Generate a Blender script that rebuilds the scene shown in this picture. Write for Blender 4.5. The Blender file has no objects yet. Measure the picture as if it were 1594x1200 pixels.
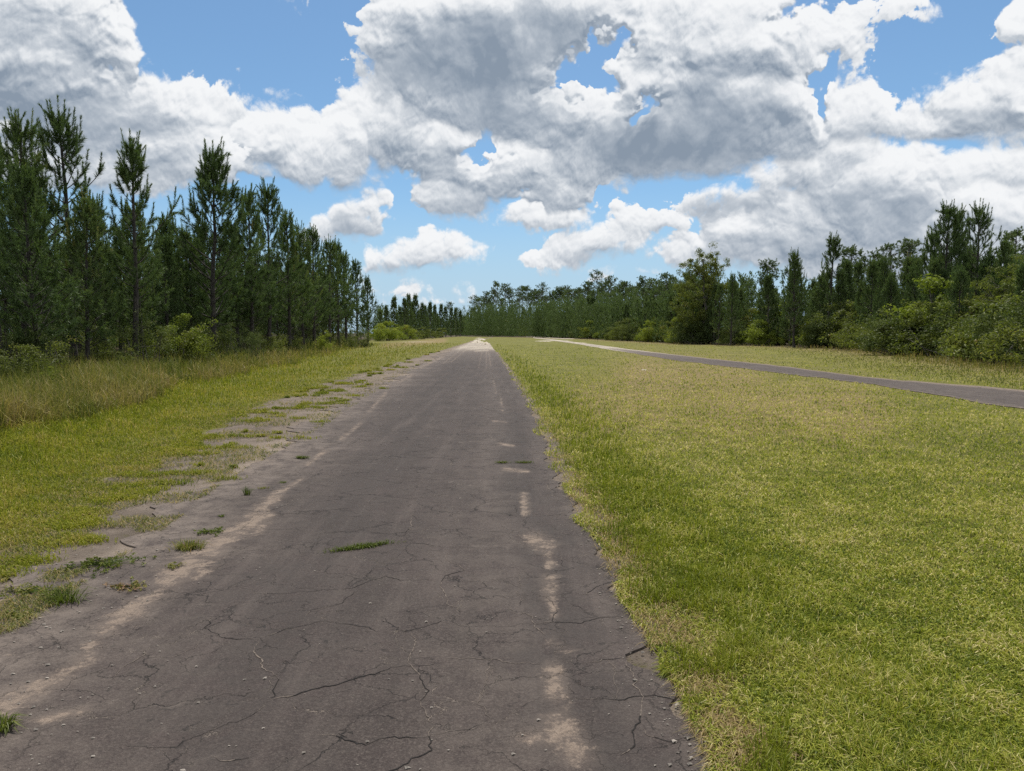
import bpy, math, random
import numpy as np
from mathutils import Vector, Matrix
R = math.radians
rng = np.random.default_rng(7)
random.seed(7)
S = bpy.context.scene
COL = S.collection

# ---------------------------------------------------------------- camera
FPX, CX, CY, HZ = 1107.0, 797.0, 600.0, 518.0
CAM_H = 1.6
PITCH = math.atan((CY - HZ) / FPX)
cam = bpy.data.cameras.new('camera')
cam.sensor_width = 36.0
cam.lens = 36.0 * FPX / 1594.0
cam.clip_start = 0.05
cam.clip_end = 20000
cam_o = bpy.data.objects.new('camera', cam)
COL.objects.link(cam_o)
cam_o.location = (0, 0, CAM_H)
cam_o.rotation_euler = (math.pi / 2 - PITCH, 0, 0)
S.camera = cam_o

def pix_dir(px, py):
    dx, dv = (px - CX) / FPX, (CY - py) / FPX
    return Vector((dx, math.cos(PITCH) + math.sin(PITCH) * dv, -math.sin(PITCH) + math.cos(PITCH) * dv))
def ground_at(px, py, z=0.0):
    d = pix_dir(px, py)
    t = (z - CAM_H) / d.z
    return d.x * t, d.y * t
def azel(px, py):
    d = pix_dir(px, py)
    return math.atan2(d.x, d.y), math.atan2(d.z, math.hypot(d.x, d.y))

S.view_settings.view_transform = 'Standard'
S.view_settings.look = 'None'
S.view_settings.exposure = 0.35
S.view_settings.gamma = 1.0
S.render.engine = 'CYCLES'
S.cycles.max_bounces = 5
S.cycles.diffuse_bounces = 3
S.cycles.transparent_max_bounces = 8
S.cycles.use_denoising = False

# ---------------------------------------------------------------- node helper
class NT:
    def __init__(self, tree):
        self.t = tree; self.n = tree.nodes; self.l = tree.links
    def new(self, typ, **kw):
        nd = self.n.new(typ)
        for k, v in kw.items(): setattr(nd, k, v)
        return nd
    def put(self, sock, v):
        if v is None: return
        if isinstance(v, bpy.types.NodeSocket): self.l.new(v, sock)
        else: sock.default_value = v
    def m(self, op, a, b=None, c=None, clamp=False):
        nd = self.new('ShaderNodeMath', operation=op, use_clamp=clamp)
        self.put(nd.inputs[0], a); self.put(nd.inputs[1], b); self.put(nd.inputs[2], c)
        return nd.outputs[0]
    def v(self, op, a, b=None, c=None):
        nd = self.new('ShaderNodeVectorMath', operation=op)
        self.put(nd.inputs[0], a)
        if b is not None: self.put(nd.inputs[1], b)
        if c is not None: self.put(nd.inputs[2], c)
        return nd.outputs[1] if op in ('DOT_PRODUCT', 'LENGTH', 'DISTANCE') else nd.outputs[0]
    def scale(self, a, s):
        nd = self.new('ShaderNodeVectorMath', operation='SCALE')
        self.put(nd.inputs[0], a); self.put(nd.inputs[3], s)
        return nd.outputs[0]
    def noise(self, vec, scale, detail=3.0, rough=0.5, dims='3D', dist=0.0, color=False, lac=2.0):
        nd = self.new('ShaderNodeTexNoise', noise_dimensions=dims)
        if vec is not None: self.l.new(vec, nd.inputs['Vector'])
        nd.inputs['Scale'].default_value = scale; nd.inputs['Detail'].default_value = detail
        nd.inputs['Roughness'].default_value = rough; nd.inputs['Distortion'].default_value = dist
        nd.inputs['Lacunarity'].default_value = lac
        return nd.outputs[1] if color else nd.outputs[0]
    def voro(self, vec, scale, feature='F1', dims='2D', detail=0.0, rough=0.5, lac=2.0, out=0, rand=1.0):
        nd = self.new('ShaderNodeTexVoronoi', voronoi_dimensions=dims, feature=feature)
        if vec is not None: self.l.new(vec, nd.inputs['Vector'])
        nd.inputs['Scale'].default_value = scale
        nd.inputs['Randomness'].default_value = rand
        if feature not in ('DISTANCE_TO_EDGE', 'N_SPHERE_RADIUS'):
            pass
        if 'Detail' in nd.inputs and nd.inputs['Detail'].enabled:
            nd.inputs['Detail'].default_value = detail; nd.inputs['Roughness'].default_value = rough
            nd.inputs['Lacunarity'].default_value = lac
        return nd.outputs[out]
    def ss(self, x, a, b, lo=0.0, hi=1.0, smooth=True):
        nd = self.new('ShaderNodeMapRange')
        nd.interpolation_type = 'SMOOTHSTEP' if smooth else 'LINEAR'
        self.put(nd.inputs[0], x)
        nd.inputs[1].default_value = a; nd.inputs[2].default_value = b
        nd.inputs[3].default_value = lo; nd.inputs[4].default_value = hi
        return nd.outputs[0]
    def mix(self, f, a, b, mode='MIX'):
        nd = self.new('ShaderNodeMix', data_type='RGBA', blend_type=mode)
        self.put(nd.inputs[0], f)
        self.put(nd.inputs[6], rgba(a)); self.put(nd.inputs[7], rgba(b))
        return nd.outputs[2]
    def ramp(self, f, stops):
        nd = self.new('ShaderNodeValToRGB')
        e = nd.color_ramp.elements
        while len(e) > 1: e.remove(e[-1])
        e[0].position = stops[0][0]; e[0].color = rgba(stops[0][1])
        for p, c in stops[1:]:
            x = e.new(p); x.color = rgba(c)
        self.put(nd.inputs[0], f)
        return nd.outputs[0]
    def xyz(self, v):
        nd = self.new('ShaderNodeSeparateXYZ'); self.l.new(v, nd.inputs[0]); return nd.outputs
    def comb(self, x, y, z=0.0):
        nd = self.new('ShaderNodeCombineXYZ')
        self.put(nd.inputs[0], x); self.put(nd.inputs[1], y); self.put(nd.inputs[2], z)
        return nd.outputs[0]
    def attr(self, name, out=2):
        nd = self.new('ShaderNodeAttribute'); nd.attribute_name = name; return nd.outputs[out]
def rgba(c):
    if isinstance(c, bpy.types.NodeSocket): return c
    return (c[0], c[1], c[2], 1.0) if len(c) == 3 else c
def srgb(r, g, b):
    f = lambda u: ((u / 255 + 0.055) / 1.055) ** 2.4 if u > 10 else u / 255 / 12.92
    return (f(r), f(g), f(b))

def vnoise(x, y, seed=0):
    """smooth value noise on arrays"""
    xi, yi = np.floor(x).astype(np.int64), np.floor(y).astype(np.int64); fx, fy = x - xi, y - yi
    fx, fy = fx * fx * (3 - 2 * fx), fy * fy * (3 - 2 * fy)
    def h(a, b):
        n = (a * 374761393 + b * 668265263 + seed * 982451653) & 0x7fffffff
        n = ((n ^ (n >> 13)) * 1274126177) & 0x7fffffff
        return ((n ^ (n >> 16)) & 0xffff) / 65535.0
    return (h(xi, yi) * (1 - fx) + h(xi + 1, yi) * fx) * (1 - fy) + (h(xi, yi + 1) * (1 - fx) + h(xi + 1, yi + 1) * fx) * fy
def fbm(x, y, seed=0, o=3):
    return sum(vnoise(x * 2 ** i, y * 2 ** i, seed + i) * 0.5 ** i for i in range(o)) / (2 - 0.5 ** (o - 1))

# ---------------------------------------------------------------- daylight: sky with broken cumulus, and the sun
SUN_EL, SUN_AZ = R(66), R(6)          # high, ahead of the camera
SKY_STR = 0.1

A0, A1, E0, E1 = -0.95, 0.95, -0.06, 0.62
def pix_of(az, el):
    """the same sky directions in photo-scale pixels"""
    x, y, z = np.sin(az) * np.cos(el), np.cos(az) * np.cos(el), np.sin(el)
    c, t = math.cos(PITCH), math.sin(PITCH); d = np.maximum(y * c - z * t, .05)
    return CX + FPX * x / d, CY - FPX * (y * t + z * c) / d
def cloud_layout(name, key, rest):
    """how thick each cloud bank stands, or how much grey shade is painted on it, by direction (one channel per distance); a small data grid read by the sky nodes"""
    w, h = 1500, 540; r = np.random.default_rng(12)
    az, el = np.meshgrid(A0 + (np.arange(w) + .5) / w * (A1 - A0), E0 + (np.arange(h) + .5) / h * (E1 - E0))
    X0, Y0 = pix_of(az, el)
    jx, jy = fbm(X0 / 34 + 500, Y0 / 34 + 500, 61, 6) - .5, fbm(X0 / 34 + 900, Y0 / 34 + 900, 71, 6) - .5
    X, Y = (X0 + 16 * jx, Y0 + 14 * jy) if key == 'blobs' else (X0, Y0)
    XH, YH = X0 + 95 * jx, Y0 + 80 * jy
    px = np.zeros((h, w, 4), np.float32); px[..., 3] = 1
    fade = np.clip((az - A0) / .2, 0, 1) * np.clip((A1 - az) / .2, 0, 1) * np.clip((E1 - el) / .14, 0, 1)
    for i, L in enumerate(CLOUDS):
        acc = np.zeros((h, w), np.float32)
        if key == 'grey':
            for b in L[key]:
                x, y, rx, ry = b[:4]; acc += (b[4] if len(b) > 4 else 1.0) * np.exp(-((X - x) / rx) ** 2 - ((Y - y) / ry) ** 2)
        else:
            puffs = []
            for b in L[key]:
                x, y, rx, ry = b[:4]; wt = b[4] if len(b) > 4 else 1.0
                if wt < 0: continue
                rx, ry = 1.15 * rx * (.6 + .4 * wt), 1.12 * ry * (.6 + .4 * wt); puffs.append((x, y, rx, ry, min(rx, ry)))
                n1 = int(10 + 14 * rx / (ry + 20))
                for q in range(n1):
                    a = r.uniform(-.35, math.pi + .35) if r.random() < .8 else r.uniform(0, 6.28)
                    k1 = r.uniform(.55, 1.0); r1 = min(rx, ry) * r.uniform(.24, .50)
                    x1, y1 = x + math.cos(a) * rx * k1, y - math.sin(a) * ry * k1; puffs.append((x1, y1, r1 * 1.15, r1, r1))
                    for q2 in range(5):
                        a2 = r.uniform(-.4, math.pi + .4); r2 = r1 * r.uniform(.26, .48); k2 = r.uniform(.7, 1.0)
                        puffs.append((x1 + math.cos(a2) * r1 * k2 * 1.15, y1 - math.sin(a2) * r1 * k2, r2, r2, r2))
            # window each puff so only the cells it covers are touched
            for x, y, rx, ry, hh in puffs:
                try: a0, e0 = azel(x - rx, y + ry); a1, e1 = azel(x + rx, y - ry); a2, e2 = azel(x, y + ry); a3, e3 = azel(x, y - ry)
                except ValueError: continue
                c0, c1 = int((min(a0, a1) - .03 - A0) / (A1 - A0) * w), int((max(a0, a1) + .03 - A0) / (A1 - A0) * w) + 1
                q0, q1 = int((min(e0, e2) - .03 - E0) / (E1 - E0) * h), int((max(e1, e3) + .03 - E0) / (E1 - E0) * h) + 1
                c0, q0 = max(c0, 0), max(q0, 0)
                if c1 <= c0 or q1 <= q0: continue
                d = 1 - ((X[q0:q1, c0:c1] - x) / rx) ** 2 - ((Y[q0:q1, c0:c1] - y) / ry) ** 2
                v = np.maximum(d, 0) ** .72 * hh / 40.0
                sub = acc[q0:q1, c0:c1]
                acc[q0:q1, c0:c1] = np.where(v > 0, np.maximum(sub, v) + .18 * np.minimum(sub, v), sub)
            for b in L[key]:
                if len(b) > 4 and b[4] < 0:
                    g = np.exp(-((XH - b[0]) / (1.35 * b[2])) ** 2 - ((YH - b[1]) / (1.35 * b[3])) ** 2)
                    acc = acc * np.clip(1 + 1.0 * max(b[4], -1.3) * g, 0, 1) ** 1.6
        px[..., i] = acc * fade + rest * (1 - fade)
    im = bpy.data.images.new(name, w, h, float_buffer=True); im.colorspace_settings.name = 'Non-Color'
    im.pixels.foreach_set(px.ravel()); im.update(); im.pack()
    return im

W = bpy.data.worlds.new('World'); S.world = W; W.use_nodes = True
def build_sky():
    W.node_tree.nodes.clear()
    k = NT(W.node_tree)
    out = k.new('ShaderNodeOutputWorld'); bg = k.new('ShaderNodeBackground')
    k.l.new(bg.outputs[0], out.inputs[0]); bg.inputs[1].default_value = SKY_STR
    sky = k.new('ShaderNodeTexSky', sky_type='NISHITA'); sky.sun_disc = False
    sky.sun_elevation = SUN_EL; sky.sun_rotation = SUN_AZ
    sky.air_density = 1.0; sky.dust_density = 0.6; sky.ozone_density = 2.0
    blue = k.mix(1.0, sky.outputs[0], SKY_TINT, 'MULTIPLY')
    tc = k.new('ShaderNodeTexCoord')
    x, y, z = k.xyz(tc.outputs['Generated'])
    az = k.m('ARCTAN2', x, y); el = k.m('ARCSINE', z)
    p = k.comb(az, el, 0.0)
    # domain warp shared by every layer
    wn = k.noise(p, 9.0, 3.0, 0.55, '2D', color=True)
    warp = k.v('MULTIPLY_ADD', wn, (0.032, 0.026, 0), (-0.016, -0.013, 0))
    pw = k.v('ADD', p, warp)
    wn2 = k.noise(p, 60.0, 3.0, 0.6, '2D', color=True)
    pw2 = k.v('ADD', pw, k.v('MULTIPLY_ADD', wn2, (0.006, 0.006, 0), (-0.003, -0.003, 0)))
    uvw = k.v('MULTIPLY_ADD', pw, (1 / (A1 - A0), 1 / (E1 - E0), 0), (-A0 / (A1 - A0), -E0 / (E1 - E0), 0))
    def lookup(img, vec):
        nd = k.new('ShaderNodeTexImage', image=img, extension='EXTEND', interpolation='Linear')
        k.l.new(vec, nd.inputs[0])
        sp = k.new('ShaderNodeSeparateColor'); k.l.new(nd.outputs[0], sp.inputs[0])
        return sp.outputs
    cov = cloud_layout('cloud_cover', 'blobs', 0.6); gry = cloud_layout('cloud_shade', 'grey', 0.25)  # second grid holds the hand-placed grey shade of the cloud bases
    at = lambda dx, dy: lookup(cov, k.v('ADD', uvw, (dx / (A1 - A0), dy / (E1 - E0), 0)))
    C0, C1, C2 = at(0, 0), at(0.0015, 0.0055), at(0.004, 0.022)
    G0 = lookup(gry, uvw)
    nzA = k.m('SUBTRACT', k.noise(pw2, 14.0, 5.0, 0.6, '2D'), 0.5)
    nzB = k.m('SUBTRACT', k.noise(pw2, 55.0, 4.0, 0.62, '2D'), 0.5)
    nzB2 = k.m('SUBTRACT', k.noise(k.v('ADD', pw2, (0.0012, 0.004, 0)), 55.0, 4.0, 0.62, '2D'), 0.5)
    vo = k.voro(pw2, 42.0, 'F1', '2D', 3.0, 0.6, 2.2)
    vo2 = k.voro(k.v('ADD', pw2, (0.0012, 0.004, 0)), 42.0, 'F1', '2D', 3.0, 0.6, 2.2)
    col = k.mix(k.ss(el, 0.30, 0.0), blue, k.mix(1.0, blue, HORIZON_TINT, 'MULTIPLY'))
    col = k.mix(k.ss(el, 0.22, 0.0, 0.0, 0.9), col, tuple(0.785 * u / SKY_STR for u in (0.47, 0.635, 0.80)))
    soft_n = k.ss(k.noise(p, 7.0, 2.0, 0.5, '2D'), 0.35, 0.65)
    fine = k.m('ADD', k.m('MULTIPLY', k.m('SUBTRACT', vo2, vo), 0.9), k.m('MULTIPLY', k.m('SUBTRACT', nzB, nzB2), 0.9))
    for i, L in enumerate(CLOUDS):
        h0, h1, h2 = C0[i], C1[i], C2[i]
        f = k.m('MULTIPLY_ADD', nzB, 0.55, k.m('MULTIPLY_ADD', nzA, L['fbm'], h0))
        f = k.m('MULTIPLY_ADD', vo, -0.30, f)
        hi = k.m('MULTIPLY_ADD', k.m('MAXIMUM', k.m('MINIMUM', k.m('SUBTRACT', h2, h0), 0.8), 0.0), 0.7, k.m('MULTIPLY_ADD', soft_n, 0.50, 0.12))
        mr = k.new('ShaderNodeMapRange', interpolation_type='SMOOTHSTEP'); k.l.new(f, mr.inputs[0]); mr.inputs[1].default_value = 0.02; k.l.new(hi, mr.inputs[2])
        mask = k.m('MULTIPLY', mr.outputs[0], k.ss(h0, 0.0, 0.06))
        r1 = k.m('MULTIPLY', k.m('MAXIMUM', k.m('MINIMUM', k.m('SUBTRACT', h0, h1), 0.30), -0.30), 1.45)
        r2 = k.m('MULTIPLY', k.m('MAXIMUM', k.m('MINIMUM', k.m('SUBTRACT', h0, h2), 0.7), -0.7), 0.30)
        g = k.m('MULTIPLY', k.m('MULTIPLY', k.m('MINIMUM', G0[i], 1.05), 0.70), k.ss(h0, 0.0, 0.75))
        g = k.m('MULTIPLY', g, k.m('MULTIPLY_ADD', nzA, 1.5, k.m('MULTIPLY_ADD', nzB, 0.35, 0.95)))
        lit = k.ss(g, 0.75, 0.1, 0.18, 1.0)
        sh = k.m('MULTIPLY_ADD', k.ss(h0, 0.2, 2.6), L['thick'], k.m('ADD', g, 0.10))
        sh = k.m('MULTIPLY_ADD', nzA, 0.36, k.m('MULTIPLY_ADD', nzB, 0.12, sh))
        sh = k.m('SUBTRACT', sh, k.m('MULTIPLY', k.m('ADD', k.m('ADD', r1, r2), k.m('MULTIPLY', fine, 0.34)), lit))
        s = 0.785 / SKY_STR
        c = k.ramp(k.m('DIVIDE', k.m('ADD', sh, 0.3), 1.45), [((q_ + 0.3) / 1.45, tuple(u * s for u in c_)) for q_, c_ in CLOUD_TONES])
        col = k.mix(mask, col, c)
    # below the horizon: nothing but a dull ground tone
    col = k.mix(k.ss(el, -0.02, 0.0), (0.8, 0.8, 0.6), col)
    k.l.new(col, bg.inputs[0])
# every cloud mass: centre and radii as seen in the sky, kept as azimuth / elevation
CLOUDS = [
  dict(scale=26.0, fbm=0.45, thick=0.15,     # far, low
    blobs=[(612,408,46,26),(650,396,36,30),(690,394,44,32),(735,398,30,22),(760,392,16,12),(590,415,30,16),(610,462,32,16,.8),(640,452,30,20,.9),(662,468,34,18,.8),(722,458,18,22,.9),(735,474,34,12,.7),(585,448,22,16,.7),(600,478,40,10,.7),(770,468,22,9,.6),(800,452,14,7,.6),(845,440,22,9,.7),(960,442,18,8,.7),(1020,425,30,12,.8),(560,440,40,20,.8),(700,470,24,10,.65),(880,445,25,9,.7),(690,446,14,7,.6),
           (845,408,40,22),(820,412,20,16),(900,384,56,32),(960,372,48,30),(905,412,42,16,.9),(942,426,28,17,.9),(922,434,18,9,.7),(826,384,12,9,.8),
           (1004,394,26,15,.9),(1040,400,26,16,.9),(1065,388,36,26,1.),(1020,345,52,24,1.),(1062,350,30,20),(975,330,25,22,.8),(840,336,56,28,1.),(800,345,30,18),(885,345,40,22,.8),
           (1100,408,60,24,.9),(1300,405,160,36,.9),(1500,405,150,46,.9),(1160,385,70,38,1.),(1250,360,120,60,1.),(1400,360,140,80,1.),(1540,360,120,80,1.),(1560,300,90,50),(1470,300,60,50,.9)],
    grey=[(670,425,90,10,.5),(920,400,60,10,.6),(880,428,60,9,.4),(1330,350,110,60,.6),(1390,330,60,50,.45),(840,356,60,10,.55),(1030,364,60,9,.5),(1130,415,60,14,.3),
          (1200,390,110,30,.4),(1530,380,100,40,.4),(600,420,40,14,.35)]),
  dict(scale=20.0, fbm=0.5, thick=0.2,     # middle distance
    blobs=[(430,220,58,46),(480,245,70,50),(530,240,50,60),(400,265,70,34,.9),(560,342,48,34),(600,315,24,30),(578,305,22,20),(550,368,56,22,.9),(505,360,36,32,.8),
           (610,190,70,60),(650,225,80,55),(720,240,70,55),(745,275,30,40),(700,300,70,40),(720,328,64,24),(800,260,50,50),(850,285,80,52,1.),(900,260,70,60,.9),
           (1125,320,74,28),(1230,275,70,36),(1265,240,52,28),(1210,330,56,30,.8),(1290,320,66,40,.9),(1370,310,76,70),(1300,260,66,60,.9),
           (1430,250,34,34,.9),(1450,290,40,30,.9),(1510,270,60,30),(1570,262,56,36),(40,160,90,80,.9),(60,240,110,60,.9),(200,250,150,56,.9),(330,230,76,56,.8),(447,145,26,15,1.),(432,160,14,9,.9),(536,148,16,26,.95),(524,180,20,16,.95),
           (632,312,16,34,-1.2),(752,212,13,15,-2.),(772,226,8,7,-1.4),(810,330,10,20,-.8),(640,275,12,10,-.7),(420,308,50,10,-1.6),(985,303,40,11,-1.6),(945,300,14,8,-1.)],
    grey=[(470,292,100,18,.6),(560,372,55,28,.75),(545,345,30,20,.4),(610,215,50,30,.3),(690,262,70,26,.45),(715,322,75,24,.75),(850,305,80,26,.45),
          (1130,324,66,24,.95),(1380,330,80,56,.75),(1330,270,60,50,.35),(250,262,90,36,.55),(1250,300,60,16,.4),(1520,300,70,12,.35),(640,350,60,14,.3)]),
  dict(scale=15.0, fbm=0.5, thick=0.22,     # nearest
    blobs=[(0,60,160,120),(90,50,100,110),(160,70,60,90),(210,140,80,60),(170,190,130,60),(330,160,60,44),(375,160,22,32,.7),(270,215,90,50),(40,140,90,50),(300,250,100,34,.8),
           (470,6,34,24,.95),(450,2,20,14,.9),(540,12,14,38,.95),
           (620,70,70,80),(720,70,120,90),(830,50,150,80),(940,20,70,50,.8),(760,150,120,60),(850,180,80,60,.9),(585,110,44,60,.8),(640,170,60,40,.7),
           (1080,50,110,70),(1010,130,60,60,.9),(1170,60,80,80),(1150,140,110,80),(1070,200,160,80),(960,200,90,60),(920,230,70,60,.9),(1240,120,60,90),(1230,200,70,60),
           (1290,70,50,50,.9),(1380,20,90,26,.9),(1335,105,28,28,.9),(1330,180,80,45),(1430,180,90,45),(1520,160,100,60),(1590,90,60,80),(1484,92,26,22,.45),(1560,200,90,40),
           (1420,95,60,42,-.9),(886,126,26,14,-1.5),(915,108,22,16,-1.6),(944,82,18,16,-1.5),(966,60,13,12,-1.2),(1000,170,12,9,-.9),(1290,100,10,14,-1.4),(1545,60,30,24,-.8),(1283,120,9,16,-1.6),(1292,150,8,22,-1.6),(250,10,36,70,-1.0),(440,80,110,60,-.8),(300,70,50,40,-.7),(470,170,26,22,-.8),(215,95,10,14,-.5),(1015,165,16,10,-.6),(1260,10,30,12,-.7)],
    grey=[(110,100,150,60,.45),(110,180,120,40,.5),(230,200,80,40,.4),(720,70,150,60,.55),(640,118,90,32,.5),(850,50,130,70,.5),(760,130,130,50,.5),(790,185,100,36,.55),
          (1060,220,150,55,.85),(1120,150,90,60,.5),(980,225,80,35,.45),(1130,245,90,36,.25),(1200,150,50,60,.2),(1090,70,70,30,.25),
          (1480,170,90,14,.4),(1560,190,80,18,.5),(1330,210,70,25,.25)]),
]
SKY_TINT = (0.68, 0.85, 0.91)
HORIZON_TINT = (0.86, 0.94, 1.04)
CLOUD_TONES = [(-0.30, (0.91, 0.925, 0.94)), (-0.05, (0.84, 0.86, 0.885)), (0.15, (0.755, 0.785, 0.82)), (0.45, (0.57, 0.615, 0.67)), (0.8, (0.40, 0.455, 0.525)), (1.15, (0.25, 0.31, 0.39))]
build_sky()
W.cycles.sampling_method = 'NONE'
sun = bpy.data.lights.new('sun', 'SUN'); sun.energy = 3.6; sun.angle = R(0.53); sun.color = (1.0, 0.955, 0.88)
sun_o = bpy.data.objects.new('sun', sun); COL.objects.link(sun_o)
sd = Vector((math.sin(SUN_AZ) * math.cos(SUN_EL), math.cos(SUN_AZ) * math.cos(SUN_EL), math.sin(SUN_EL)))
sun_o.rotation_euler = sd.to_track_quat('Z', 'Y').to_euler()
# ---------------------------------------------------------------- materials
def new_mat(name):
    m = bpy.data.materials.new(name); m.use_nodes = True
    m.node_tree.nodes.clear()
    k = NT(m.node_tree)
    out = k.new('ShaderNodeOutputMaterial')
    return m, k, out
def leaf_mat(name, stops, trans=0.3, gloss=0.03, rough=0.45, tcol=(1.15, 1.25, 0.6)):
    """leaves and blades: colour varies leaf by leaf (attribute 'var'), some light passes through"""
    m, k, out = new_mat(name)
    v = k.attr('var')
    oi = k.new('ShaderNodeObjectInfo')
    v = k.m('ADD', v, k.m('MULTIPLY_ADD', oi.outputs['Random'], 0.30, -0.15))
    c = k.ramp(v, stops)
    d = k.new('ShaderNodeBsdfDiffuse'); k.l.new(c, d.inputs[0])
    t = k.new('ShaderNodeBsdfTranslucent'); k.l.new(k.mix(1.0, c, tcol, 'MULTIPLY'), t.inputs[0])
    g = k.new('ShaderNodeBsdfGlossy'); g.inputs['Roughness'].default_value = rough
    a = k.new('ShaderNodeMixShader'); a.inputs[0].default_value = trans
    k.l.new(d.outputs[0], a.inputs[1]); k.l.new(t.outputs[0], a.inputs[2])
    b = k.new('ShaderNodeMixShader'); b.inputs[0].default_value = gloss
    k.l.new(a.outputs[0], b.inputs[1]); k.l.new(g.outputs[0], b.inputs[2])
    k.l.new(b.outputs[0], out.inputs[0])
    return m
def bark_mat(name, c0, c1, scale=14.0):
    m, k, out = new_mat(name)
    tc = k.new('ShaderNodeTexCoord')
    p = k.v('MULTIPLY', tc.outputs['Object'], (1, 1, 0.35))
    n = k.noise(p, scale, 5.0, 0.65)
    vo = k.voro(p, scale * 0.9, 'DISTANCE_TO_EDGE', '3D')
    c = k.mix(k.ss(n, 0.35, 0.7), c0, c1)
    c = k.mix(k.ss(vo, 0.0, 0.12, 0.75, 0.0), c, tuple(u * 0.35 for u in c0))
    b = k.new('ShaderNodeBsdfPrincipled'); k.l.new(c, b.inputs['Base Color']); b.inputs['Roughness'].default_value = 0.9
    bp = k.new('ShaderNodeBump'); bp.inputs['Strength'].default_value = 0.6; bp.inputs['Distance'].default_value = 0.02
    k.l.new(k.m('ADD', n, k.m('MULTIPLY', vo, 1.5)), bp.inputs['Height']); k.l.new(bp.outputs[0], b.inputs['Normal'])
    k.l.new(b.outputs[0], out.inputs[0])
    return m
M = {}
M['needle'] = leaf_mat('pine_needles', [(0.0, (0.050, 0.081, 0.032)), (0.5, (0.095, 0.145, 0.054)), (0.85, (0.151, 0.206, 0.068)), (1.0, (0.254, 0.223, 0.090))], 0.25, 0.02)
M['needle_far'] = leaf_mat('old_pine_needles', [(0.0, (0.057, 0.087, 0.035)), (0.6, (0.106, 0.153, 0.058)), (1.0, (0.177, 0.220, 0.080))], 0.25, 0.02)
M['leaf_bright'] = leaf_mat('bright_leaves', [(0.0, (0.090, 0.119, 0.020)), (0.5, (0.187, 0.231, 0.035)), (0.9, (0.299, 0.329, 0.053)), (1.0, (0.389, 0.323, 0.100))], 0.38, 0.015)
M['leaf_mid'] = leaf_mat('mid_leaves', [(0.0, (0.060, 0.077, 0.020)), (0.5, (0.116, 0.139, 0.034)), (0.95, (0.197, 0.211, 0.050)), (1.0, (0.254, 0.198, 0.080))], 0.45, 0.018)
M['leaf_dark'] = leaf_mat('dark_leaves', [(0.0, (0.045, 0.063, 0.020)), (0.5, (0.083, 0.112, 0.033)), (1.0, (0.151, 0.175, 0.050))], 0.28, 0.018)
M['bark'] = bark_mat('pine_bark', (0.034, 0.030, 0.027), (0.088, 0.076, 0.068))
M['bark_grey'] = bark_mat('grey_bark', (0.09, 0.08, 0.07), (0.19, 0.175, 0.155))
M['lawn'] = leaf_mat('lawn_blades', [(0.0, (0.074, 0.108, 0.015)), (0.3, (0.182, 0.215, 0.025)), (0.6, (0.290, 0.306, 0.041)), (0.8, (0.384, 0.359, 0.083)), (1.0, (0.537, 0.456, 0.219))], 0.3, 0.012)
M['verge'] = leaf_mat('verge_blades', [(0.0, (0.068, 0.099, 0.011)), (0.35, (0.173, 0.198, 0.021)), (0.75, (0.272, 0.265, 0.035)), (1.0, (0.407, 0.320, 0.115))], 0.35, 0.012)
M['straw'] = leaf_mat('tall_straw_blades', [(0.0, (0.051, 0.073, 0.017)), (0.4, (0.138, 0.153, 0.035)), (0.7, (0.276, 0.228, 0.089)), (1.0, (0.376, 0.272, 0.143))], 0.3, 0.012)
M['weed'] = leaf_mat('weed_leaves', [(0.0, (0.052, 0.079, 0.015)), (0.5, (0.127, 0.152, 0.033)), (0.85, (0.218, 0.200, 0.066)), (1.0, (0.253, 0.158, 0.099))], 0.3, 0.012)

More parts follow.
